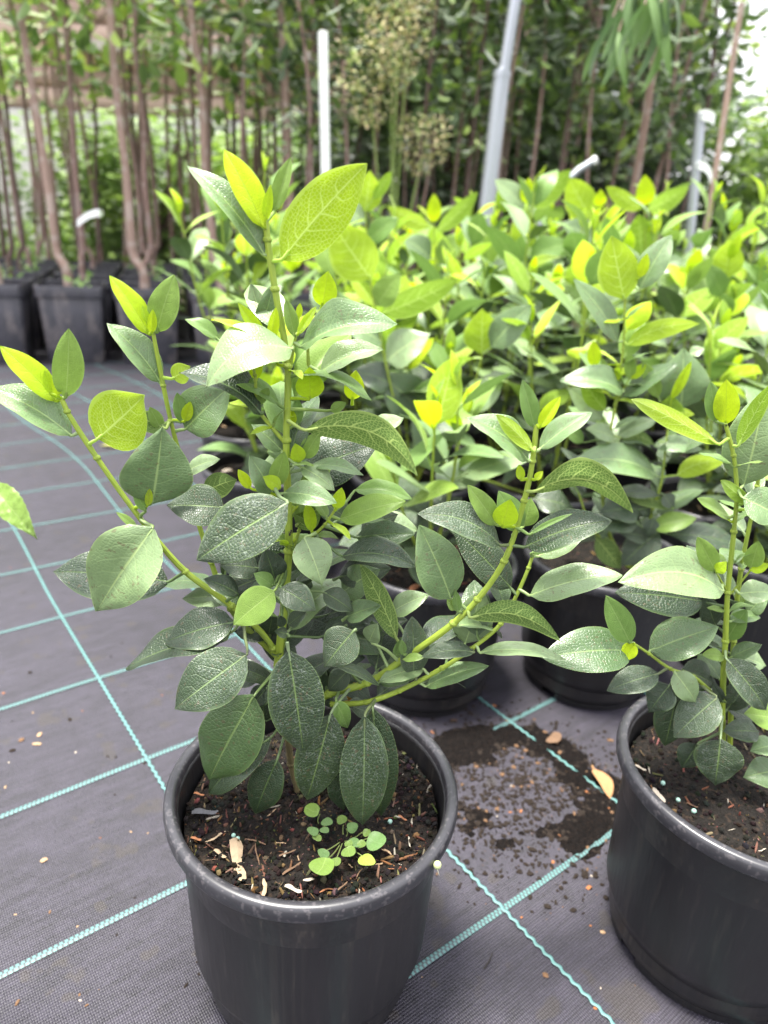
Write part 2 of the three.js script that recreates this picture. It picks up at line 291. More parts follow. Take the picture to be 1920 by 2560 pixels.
  [111, 570, -500, 146, 599, -505, -48, 67, 56, 22, 26, 6, 0, 106, 569, -495, 'P'],
  [109, 541, -489, 178, 536, -474, 22, 31, -92, 33, 34, 10, -20, 104, 539, -495, 'V'],
  [99, 548, -492, 96, 560, -492, 9, 3, 100, 7, 18, 0, 0, 105, 548, -495, 'Y'],
  [109, 549, -492, 114, 556, -492, -44, 40, 80, 6, 18, 0, 0, 105, 548, -495, 'Y'],
  [89, 496, -489, 25, 523, -479, 40, 73, 56, 31, 16, 12, -5, 97, 494, -495, 'R'],
  [109, 495, -491, 167, 525, -483, -47, 75, 46, 35, 18, 8, 0, 97, 494, -495, 'D'],
  [109, 508, -485, 137, 529, -480, -54, 57, 62, 5, 30, 5, 0, 100, 509, -495, 'G'],
  [85, 511, -492, 60, 543, -489, 38, 22, 90, 17, 12, 4, 0, 100, 509, -495, 'G'],
  [89, 511, -489, 92, 535, -486, -16, -10, 98, 19, 4, 2, 0, 100, 509, -495, 'Y'],
  [106, 449, -510, 55, 498, -513, 35, 42, 84, 32, 10, 5, 0, 111, 445, -506, 'D'],
  [56, 448, -489, 27, 510, -486, 37, 13, 92, 39, 14, 6, 0, 71, 435, -495, 'P'],
  [120, 449, -499, 185, 478, -489, -42, 81, 40, 33, 16, 8, 0, 112, 450, -507, 'P'],
  [72, 434, -485, 142, 426, -473, 16, -9, -98, 23, 26, 10, -12, 71, 435, -495, 'V'],
  [75, 391, -515, 85, 441, -520, 2, 10, 100, 34, 10, 4, 0, 72, 390, -500, 'P'],
  [117, 483, -505, 159, 505, -500, -43, 71, 56, 12, 18, 5, 0, 120, 477, -513, 'G'],
  [127, 474, -520, 160, 496, -518, -47, 69, 56, 20, 12, 5, 0, 120, 477, -513, 'P'],
  [80, 397, -493, 37, 395, -486, 0, 94, 35, 18, 18, 12, 0, 79, 396, -500, 'R'],
  [85, 396, -495, 152, 403, -483, -13, 96, 24, 17, 18, 10, 0, 82, 400, -500, 'P'],
  [63, 436, -489, 59, 456, -487, 23, -5, 97, 8, 16, 0, 0, 68, 432, -495, 'G'],
  [61, 438, -489, 53, 448, -487, 48, 19, 85, 8, 16, 0, 0, 68, 432, -495, 'G'],
  [44, 355, -501, 94, 384, -495, -51, 79, 34, 21, 14, 8, 0, 37, 358, -503, 'P'],
  [41, 370, -505, 4, 358, -501, -27, 90, 36, 21, 14, 8, 0, 46, 367, -501, 'P'],
  [107, 500, -510, 87, 531, -513, 22, 23, 95, 22, 10, 4, 0, 99, 502, -495, 'G'],
  [110, 503, -512, 113, 526, -515, -2, 13, 99, 19, 10, 4, 0, 99, 502, -495, 'G'],
  [23, 389, -495, 20, 405, -493, 31, -5, 95, 7, 14, 0, 0, 30, 386, -504, 'G'],
  [23, 385, -495, 40, 391, -491, -36, 87, 34, 9, 14, 5, 0, 25, 380, -505, 'G'],
  [-239, 586, -495, -272, 624, -492, 65, 52, 55, 21, 18, 6, 0, -235, 588, -495, 'Y'],
  [-232, 589, -495, -224, 638, -495, 56, -9, 82, 22, 14, 6, 0, -235, 588, -495, 'G'],
  [-241, 592, -492, -243, 609, -492, 60, 8, 79, 7, 16, 0, 0, -235, 588, -495, 'Y'],
  [-235, 591, -491, -236, 607, -491, 59, 4, 81, 7, 16, 0, 0, -235, 588, -495, 'Y'],
  [-231, 561, -495, -287, 594, -495, 44, 72, 54, 33, 30, 10, 0, -224, 564, -495, 'P'],
  [-210, 561, -490, -170, 598, -482, 16, 4, -99, 46, 6, 6, 0, -219, 555, -495, 'U'],
  [-174, 513, -490, -161, 574, -487, 40, -13, 91, 53, 12, 5, 0, -190, 506, -495, 'P'],
  [-169, 500, -475, -214, 432, -465, -10, 21, 97, 59, 28, 5, 0, -186, 498, -495, 'P'],
  [-171, 439, -505, -261, 446, -499, 10, 78, 62, 51, 10, 6, 0, -155, 452, -500, 'D'],
  [-186, 493, -487, -199, 507, -484, 69, 54, 47, 7, 16, 5, 0, -181, 491, -495, 'G'],
  [-178, 508, -487, -185, 527, -485, 62, 14, 77, 9, 16, 0, 0, -186, 498, -495, 'G'],
  [-176, 512, -487, -173, 527, -485, 43, -19, 88, 6, 16, 0, 0, -190, 506, -495, 'Y'],
  [-179, 632, -525, -204, 672, -525, 63, 40, 66, 19, 20, 6, 0, -176, 634, -525, 'Y'],
  [-173, 634, -525, -158, 675, -525, 0, 0, 100, 22, 12, 6, 0, -176, 634, -525, 'G'],
  [-178, 641, -521, -181, 653, -521, 49, 9, 87, 6, 14, 0, 0, -176, 634, -525, 'Y'],
  [-175, 634, -519, -173, 651, -519, 46, -5, 89, 7, 14, 0, 0, -176, 634, -525, 'Y'],
  [-173, 597, -525, -209, 639, -525, 60, 51, 62, 27, 26, 10, 0, -171, 595, -525, 'P'],
  [-163, 601, -523, -148, 612, -519, 25, 2, -97, 16, 6, 5, 0, -171, 601, -525, 'U'],
  [-156, 562, -525, -120, 598, -525, -22, 22, 95, 41, 18, 5, 0, -166, 559, -526, 'P'],
  [-174, 563, -521, -181, 579, -521, 53, 23, 82, 11, 14, 0, 0, -167, 568, -525, 'G'],
  [-157, 568, -522, -160, 591, -522, 47, 6, 88, 11, 14, 0, 0, -167, 568, -525, 'G'],
  [-155, 569, -521, -150, 585, -521, 2, -1, 100, 9, 14, 0, 0, -167, 568, -525, 'Y'],
  [-169, 563, -519, -197, 572, -515, -30, -59, -75, 18, 14, 10, 10, -167, 568, -525, 'V'],
  [-158, 526, -530, -131, 539, -527, -39, 69, 61, 18, 14, 6, 0, -159, 522, -529, 'P'],
  [-80, 370, -520, -56, 398, -556, -6, 81, 59, 23, 20, 4, 0, -83, 372, -515, 'D'],
  [-75, 390, -521, -30, 422, -561, -26, 88, 39, 37, 23, 12, 0, -82, 388, -515, 'P'],
  [-81, 414, -522, -88, 419, -571, 2, 100, 10, 27, 9, 9, 0, -79, 420, -515, 'P'],
  [-70, 435, -521, -13, 449, -563, -18, 98, 7, 34, 20, 11, 0, -78, 436, -515, 'H'],
  [-75, 463, -522, -66, 460, -569, 17, 99, -3, 23, 8, 4, 0, -74, 465, -516, 'P'],
  [-72, 498, -519, -45, 537, -544, -32, 66, 68, 23, 21, 3, 0, -76, 495, -515, 'G'],
  [-77, 519, -521, -80, 537, -566, 23, 91, 35, 23, 15, 4, 0, -76, 521, -515, 'P'],
  [-74, 544, -521, -59, 586, -562, -49, 70, 52, 34, 18, 10, 0, -77, 548, -515, 'H'],
  [-79, 563, -523, -93, 591, -584, -6, 90, 43, 30, 20, 10, 0, -80, 561, -515, 'G'],
  [-71, 591, -521, -34, 636, -566, -8, 73, 68, 32, 22, 9, 0, -76, 593, -515, 'G'],
  [-82, 588, -514, -121, 609, -506, 50, 80, 33, 20, 15, 12, 0, -76, 585, -515, 'G'],
  [-82, 618, -513, -126, 650, -502, 59, 81, -4, 27, 22, 10, 0, -76, 617, -515, 'Y'],
  [-68, 612, -514, -13, 599, -503, 21, 98, 5, 27, 23, 8, 0, -76, 609, -515, 'G'],
  [-83, 642, -522, -113, 668, -569, 0, 88, 48, 28, 15, 7, 0, -79, 640, -515, 'P'],
  [-70, 296, -529, -46, 326, -571, -11, 85, 52, 28, 8, 9, 0, -74, 299, -522, 'H'],
  [-87, 334, -519, -138, 353, -515, 35, 93, 9, 26, 8, 12, 0, -82, 337, -516, 'D'],
  [-74, 335, -520, -29, 364, -530, -44, 82, 37, 28, 12, 5, 0, -80, 329, -519, 'D'],
  [-85, 366, -520, -84, 392, -550, -10, 75, 66, 19, 21, 7, 0, -85, 360, -516, 'D'],
  [-102, 395, -516, -117, 418, -551, 13, 85, 50, 25, 20, 9, 0, -102, 394, -511, 'P'],
  [-119, 415, -511, -145, 426, -542, -10, 90, 42, 22, 17, 10, 0, -116, 413, -506, 'H'],
  [-97, 373, -530, -113, 395, -564, -11, 81, 58, 23, 23, 6, 0, -97, 372, -525, 'H'],
  [-118, 405, -525, -91, 439, -527, -76, 63, 18, 23, 10, 5, 0, -120, 399, -525, 'H'],
  [-131, 435, -528, -105, 490, -529, -90, 43, -9, 27, 18, 10, 0, -137, 435, -529, 'P'],
  [-142, 426, -530, -192, 413, -548, -28, 95, 11, 24, 7, 6, 0, -135, 429, -528, 'H'],
  [-47, 312, -525, -5, 299, -549, 30, 95, -2, 26, 10, 10, 0, -51, 317, -521, 'D'],
  [-26, 336, -519, -4, 341, -552, -18, 98, 4, 20, 22, 11, 0, -25, 337, -515, 'D'],
  [1, 357, -519, 12, 395, -564, -40, 74, 54, 31, 13, 4, 0, 3, 355, -512, 'D'],
  [21, 372, -512, 54, 373, -547, 32, 89, 32, 21, 14, 11, 0, 20, 375, -506, 'D'],
  [40, 393, -507, 77, 400, -544, -3, 99, 16, 29, 6, 10, 0, 35, 392, -502, 'D'],
  [66, 418, -498, 107, 396, -520, 35, 90, -25, 29, 17, 12, 0, 61, 422, -495, 'P'],
  [-22, 321, -514, 6, 295, -532, 72, 69, 9, 23, 17, 3, 0, -24, 325, -511, 'R'],
  [4, 335, -510, 32, 333, -548, 25, 96, 12, 21, 8, 7, 0, 2, 336, -505, 'D'],
  [33, 364, -503, 28, 420, -505, 28, 6, 96, 27, 19, 4, 0, 37, 358, -503, 'R'],
  [40, 354, -506, 82, 338, -527, 18, 93, -31, 25, 20, 11, 0, 37, 358, -503, 'R'],
  [60, 379, -506, 75, 393, -545, 10, 93, 36, 19, 18, 2, 0, 59, 378, -500, 'D'],
  [83, 405, -505, 81, 437, -544, -20, 76, 62, 28, 21, 5, 0, 85, 403, -500, 'H'],
  [102, 433, -508, 86, 454, -544, 27, 87, 40, 24, 20, 12, 0, 105, 432, -504, 'H'],
  [-83, 370, -517, -80, 382, -530, -14, 73, 67, 9, 21, 5, 0, -83, 372, -515, 'G'],
  [-83, 369, -513, -84, 379, -498, -9, 82, -57, 9, 23, 4, 0, -83, 372, -515, 'H'],
  [-79, 405, -517, -67, 415, -530, -33, 87, 36, 10, 12, 5, 0, -80, 404, -515, 'G'],
  [-82, 405, -514, -95, 414, -504, 43, 86, -28, 8, 14, 9, 0, -80, 404, -515, 'G'],
  [-76, 438, -517, -64, 446, -530, -13, 89, 44, 8, 13, 10, 0, -78, 436, -515, 'H'],
  [-80, 438, -514, -96, 451, -506, 60, 80, -3, 12, 23, 10, 0, -78, 436, -515, 'P'],
  [-75, 472, -517, -70, 476, -535, -8, 97, 23, 9, 20, 12, 0, -73, 468, -518, 'Y'],
  [-76, 473, -513, -83, 485, -497, 10, 81, -58, 9, 20, 11, 0, -75, 468, -515, 'Y'],
  [-75, 498, -516, -68, 506, -527, -31, 84, 44, 7, 14, 11, 0, -76, 495, -515, 'Y'],
  [-79, 498, -513, -101, 505, -498, 22, 97, -14, 12, 16, 10, 0, -76, 495, -515, 'G'],
  [-74, 541, -513, -54, 547, -500, -20, 97, -16, 13, 9, 8, 0, -77, 535, -515, 'G'],
  [-79, 541, -517, -94, 546, -534, 16, 98, 13, 12, 21, 4, 0, -77, 535, -515, 'G'],
  [-76, 578, -517, -70, 575, -529, 20, 97, -12, 7, 17, 12, 0, -77, 577, -515, 'Y'],
  [-74, 614, -513, -63, 612, -498, 11, 99, 5, 9, 19, 11, 0, -76, 617, -515, 'Y'],
  [-76, 615, -519, -79, 624, -544, -10, 94, 31, 11, 11, 9, 0, -76, 617, -515, 'Y'],
  [-81, 644, -518, -90, 650, -541, 11, 97, 23, 12, 9, 11, 0, -81, 647, -515, 'Y'],
  [-86, 574, -512, -74, 589, -505, -72, 67, -18, 10, 8, 9, 0, -87, 572, -513, 'G'],
  [-89, 571, -512, -103, 566, -508, -19, 87, 45, 7, 23, 3, 0, -87, 572, -513, 'Y'],
  [-96, 588, -509, -88, 603, -503, -26, 48, -84, 9, 22, 5, 0, -97, 589, -509, 'G'],
  [-100, 586, -511, -121, 586, -521, -13, 94, 30, 10, 22, 4, 0, -97, 586, -510, 'Y'],
  [-98, 607, -508, -100, 624, -521, 6, 60, 80, 11, 16, 9, 0, -98, 607, -506, 'Y'],
  [-66, 469, -514, -46, 462, -522, 35, 93, 14, 10, 14, 3, 0, -68, 471, -513, 'G'],
  [-71, 471, -514, -87, 482, -519, 32, 73, 60, 10, 14, 8, 0, -70, 468, -514, 'G'],
  [-56, 489, -510, -61, 510, -518, 29, 37, 88, 11, 22, 6, 0, -54, 487, -509, 'Y'],
  [-52, 485, -510, -35, 482, -515, 19, 97, 12, 10, 17, 12, 0, -54, 487, -509, 'G'],
  [-40, 500, -503, -24, 492, -493, 37, 92, 12, 10, 17, 6, 0, -43, 501, -505, 'Y'],
  [-44, 503, -507, -56, 512, -524, 15, 90, 41, 10, 6, 6, 0, -43, 501, -505, 'G'],
  [-73, 472, -517, -80, 479, -503, 31, 90, -30, 10, 20, 3, 0, -72, 471, -519, 'Y'],
  [-71, 471, -522, -61, 469, -546, 5, 100, -5, 14, 15, 6, 0, -72, 471, -519, 'G'],
  [-67, 488, -527, -63, 489, -541, 3, 99, 13, 6, 11, 9, 0, -68, 489, -525, 'G'],
  [-68, 489, -523, -66, 502, -509, 29, 68, -67, 10, 7, 10, 0, -68, 489, -525, 'G']
] };
const cornerShrub = { stems: [[[[361,207,-575],[355,237,-575],[338,310,-575],[326,372,-575],[316,423,-575],[307,483,-575],[301,518,-575],[290,552,-575],[277,578,-575]], 3.6, 1.6], [[[381,212,-605],[375,241,-605],[351,354,-605],[339,433,-605],[335,489,-605],[333,516,-605],[325,573,-605]], 3, 1.6], [[[340,301,-575],[300,337,-565],[272,351,-555],[247,369,-550],[229,382,-545]], 2.2, 1.2], [[[316,423,-575],[298,445,-570]], 1.1, 0.9], [[[320,423,-575],[328,449,-570]], 1.1, 0.9]], leaves: [
  [277, 578, -575, 269, 615, -575, -21, -5, 98, 21, 14, 3, 0, 277, 578, -575, 'Y'],
  [270, 579, -578, 258, 612, -578, -16, -6, 99, 15, 14, 3, 0, 277, 578, -575, 'G'],
  [273, 562, -570, 189, 597, -560, -29, -46, -84, 19, 20, 10, 8, 283, 567, -575, 'U'],
  [290, 561, -572, 303, 617, -567, 26, 3, -96, 15, 16, 6, 0, 286, 560, -575, 'U'],
  [310, 523, -585, 310, 605, -590, -23, 6, 97, 50, 10, 5, 0, 301, 518, -575, 'P'],
  [311, 513, -569, 279, 533, -565, -27, -25, -93, 13, 14, 6, 0, 303, 508, -575, 'U'],
  [323, 507, -569, 345, 531, -565, 65, -49, -59, 28, 14, 6, 0, 304, 503, -575, 'U'],
  [299, 520, -560, 336, 503, -555, 15, 56, 81, 35, 16, 8, 0, 300, 523, -575, 'P'],
  [306, 429, -565, 204, 445, -540, 27, 67, 69, 47, 20, 10, -10, 308, 432, -573, 'P'],
  [304, 404, -590, 217, 414, -580, 16, 69, 70, 42, 12, 6, 0, 319, 408, -575, 'D'],
  [295, 448, -565, 271, 481, -563, 5, -2, 100, 18, 12, 3, 0, 298, 445, -570, 'G'],
  [294, 449, -561, 299, 461, -559, -70, 18, 70, 11, 10, 3, 0, 298, 445, -570, 'Y'],
  [327, 451, -569, 326, 479, -567, -34, -8, 94, 17, 12, 3, 0, 328, 449, -570, 'G'],
  [326, 450, -567, 340, 458, -565, -45, 67, 58, 11, 12, 3, 0, 328, 449, -570, 'Y'],
  [324, 425, -570, 354, 431, -564, -29, 83, 48, 25, 14, 8, 0, 321, 427, -574, 'P'],
  [330, 371, -580, 339, 405, -578, -76, 17, 63, 21, 12, 4, 0, 326, 372, -575, 'G'],
  [321, 379, -590, 303, 411, -588, 3, -4, 100, 22, 10, 4, 0, 325, 379, -575, 'D'],
  [248, 370, -553, 307, 397, -558, -28, 73, 62, 41, 16, 6, 0, 247, 369, -550, 'H'],
  [230, 373, -547, 147, 369, -535, 4, 84, 54, 45, 14, 8, 0, 234, 378, -546, 'H'],
  [226, 382, -545, 195, 430, -542, 16, 4, 99, 24, 12, 4, 0, 229, 382, -545, 'G'],
  [229, 383, -543, 221, 367, -539, -59, 44, 68, 15, 14, 5, 0, 229, 382, -545, 'Y'],
  [262, 345, -555, 214, 330, -545, -17, 86, 49, 28, 14, 6, 0, 269, 353, -554, 'R'],
  [276, 348, -555, 301, 319, -550, 16, 31, 94, 25, 12, 6, 0, 276, 349, -556, 'P'],
  [275, 333, -555, 260, 303, -552, -62, 38, 69, 29, 8, 5, 0, 280, 347, -558, 'D'],
  [288, 323, -565, 290, 254, -565, -31, -1, 95, 33, 8, 5, 0, 296, 339, -564, 'D'],
  [319, 326, -550, 284, 284, -542, -54, 58, 61, 39, 10, 6, 0, 311, 326, -568, 'R'],
  [330, 283, -545, 334, 232, -539, -36, 9, 93, 44, 6, 5, 0, 343, 289, -575, 'R'],
  [318, 263, -560, 308, 234, -558, -42, 21, 88, 26, 8, 5, 0, 348, 268, -575, 'D'],
  [323, 362, -560, 367, 316, -548, 17, 40, 90, 33, 24, 7, 0, 328, 363, -575, 'R'],
  [332, 357, -570, 355, 376, -566, -65, 69, 32, 18, 12, 6, 0, 330, 354, -575, 'H'],
  [326, 358, -570, 303, 361, -566, 22, 86, 47, 14, 12, 6, 0, 330, 354, -575, 'G'],
  [377, 278, -565, 339, 280, -560, 10, 90, 42, 26, 12, 6, 0, 348, 268, -575, 'D'],
  [387, 298, -560, 351, 306, -555, 24, 80, 55, 30, 14, 6, 0, 391, 295, -560, 'G'],
  [398, 246, -550, 363, 238, -546, -15, 85, 51, 31, 10, 6, 0, 401, 245, -550, 'H'],
  [413, 194, -550, 367, 172, -546, -35, 82, 46, 44, 10, 6, 0, 418, 194, -550, 'D'],
  [392, 272, -555, 365, 266, -551, -17, 93, 32, 23, 12, 6, 0, 394, 271, -555, 'P'],
  [298, 331, -585, 334, 318, -581, 18, 73, 66, 33, 12, 6, 0, 300, 337, -565, 'D'],
  [335, 309, -567, 319, 331, -565, 22, 7, 97, 11, 12, 4, 0, 334, 306, -574, 'D'],
  [338, 309, -567, 344, 320, -565, -80, 30, 53, 9, 12, 4, 0, 334, 306, -574, 'D'],
  [380, 277, -585, 349, 291, -582, 37, 74, 57, 23, 12, 6, 0, 368, 273, -605, 'D'],
  [356, 343, -595, 382, 336, -592, 14, 79, 60, 24, 12, 6, 0, 355, 338, -605, 'P'],
  [351, 392, -595, 363, 415, -592, -82, 37, 44, 21, 12, 6, 0, 346, 388, -605, 'P'],
  [347, 293, -577, 373, 334, -589, -42, 49, 76, 27, 23, 9, 0, 343, 289, -575, 'D'],
  [334, 325, -580, 327, 330, -618, -6, 99, 13, 21, 9, 9, 0, 335, 328, -575, 'H'],
  [325, 362, -579, 300, 348, -606, -13, 92, -36, 18, 21, 6, 0, 328, 363, -575, 'D'],
  [327, 392, -577, 361, 392, -591, 4, 99, 16, 20, 15, 10, 0, 322, 394, -575, 'P'],
  [313, 424, -580, 289, 449, -618, -2, 83, 56, 23, 6, 7, 0, 316, 423, -575, 'H'],
  [314, 449, -580, 329, 449, -615, 0, 100, 0, 21, 14, 10, 0, 312, 449, -575, 'P'],
  [300, 496, -575, 267, 513, -572, 45, 81, 38, 20, 13, 2, 0, 304, 498, -575, 'G'],
  [368, 302, -611, 403, 313, -652, 6, 94, 33, 28, 20, 5, 0, 361, 305, -605, 'D'],
  [351, 338, -610, 327, 331, -646, -27, 96, -1, 22, 20, 12, 0, 355, 338, -605, 'H'],
  [343, 372, -606, 306, 370, -610, -2, 99, -13, 19, 14, 4, 0, 348, 377, -605, 'D'],
  [342, 403, -610, 328, 415, -644, -22, 89, 40, 18, 20, 10, 0, 344, 399, -605, 'P'],
  [340, 433, -609, 343, 451, -641, -34, 83, 45, 16, 18, 5, 0, 339, 433, -605, 'P'],
  [335, 468, -610, 324, 483, -646, 15, 92, 35, 20, 19, 2, 0, 337, 465, -605, 'P'],
  [336, 502, -610, 346, 526, -649, -27, 85, 46, 20, 22, 3, 0, 334, 500, -605, 'P'],
  [343, 298, -577, 357, 316, -591, -31, 72, 62, 14, 13, 10, 0, 340, 300, -575, 'D'],
  [339, 295, -574, 323, 299, -571, 18, 97, -13, 9, 15, 11, 0, 340, 300, -575, 'H'],
  [335, 342, -574, 355, 355, -564, -54, 84, -1, 12, 20, 5, 0, 331, 345, -575, 'D'],
  [331, 342, -576, 319, 353, -584, 56, 77, 29, 9, 12, 11, 0, 331, 345, -575, 'H'],
  [318, 404, -575, 301, 406, -575, 10, 96, 25, 8, 7, 4, 0, 320, 401, -575, 'G'],
  [323, 404, -576, 345, 409, -579, -19, 98, -3, 10, 19, 11, 0, 320, 401, -575, 'G'],
  [309, 452, -577, 294, 456, -588, -1, 96, 29, 9, 12, 9, 0, 312, 449, -575, 'G'],
  [314, 454, -574, 328, 467, -568, -56, 77, -29, 11, 16, 11, 0, 311, 457, -575, 'G'],
  [303, 492, -575, 285, 500, -575, 38, 89, 26, 10, 16, 4, 0, 305, 493, -575, 'Y'],
  [307, 492, -576, 319, 499, -583, -39, 89, 24, 7, 19, 7, 0, 305, 493, -575, 'G'],
  [295, 544, -573, 307, 553, -559, -26, 91, -31, 11, 7, 4, 0, 293, 542, -575, 'G'],
  [290, 544, -577, 268, 548, -591, 12, 98, 13, 14, 8, 6, 0, 293, 542, -575, 'G'],
  [369, 279, -608, 377, 290, -630, 12, 87, 48, 14, 10, 7, 0, 368, 273, -605, 'D'],
  [360, 329, -607, 382, 328, -618, 16, 96, 25, 13, 19, 7, 0, 358, 322, -605, 'H'],
  [355, 329, -603, 343, 326, -589, -3, 99, 13, 9, 19, 8, 0, 358, 322, -605, 'H'],
  [343, 393, -603, 328, 409, -587, 33, 81, -48, 12, 15, 8, 0, 346, 388, -605, 'P'],
  [347, 393, -606, 353, 406, -614, -19, 57, 80, 7, 19, 5, 0, 346, 388, -605, 'G'],
  [338, 438, -602, 328, 443, -585, 8, 98, -20, 10, 20, 10, 0, 339, 441, -605, 'G'],
  [341, 438, -608, 357, 444, -629, -6, 97, 22, 12, 10, 2, 0, 339, 441, -605, 'G'],
  [332, 487, -606, 308, 496, -617, 30, 95, 10, 13, 20, 5, 0, 335, 489, -605, 'G'],
  [337, 488, -605, 353, 503, -604, -69, 72, -7, 12, 10, 11, 0, 335, 489, -605, 'G'],
  [328, 547, -608, 323, 547, -633, -11, 99, 0, 10, 11, 8, 0, 329, 548, -605, 'G']
] };
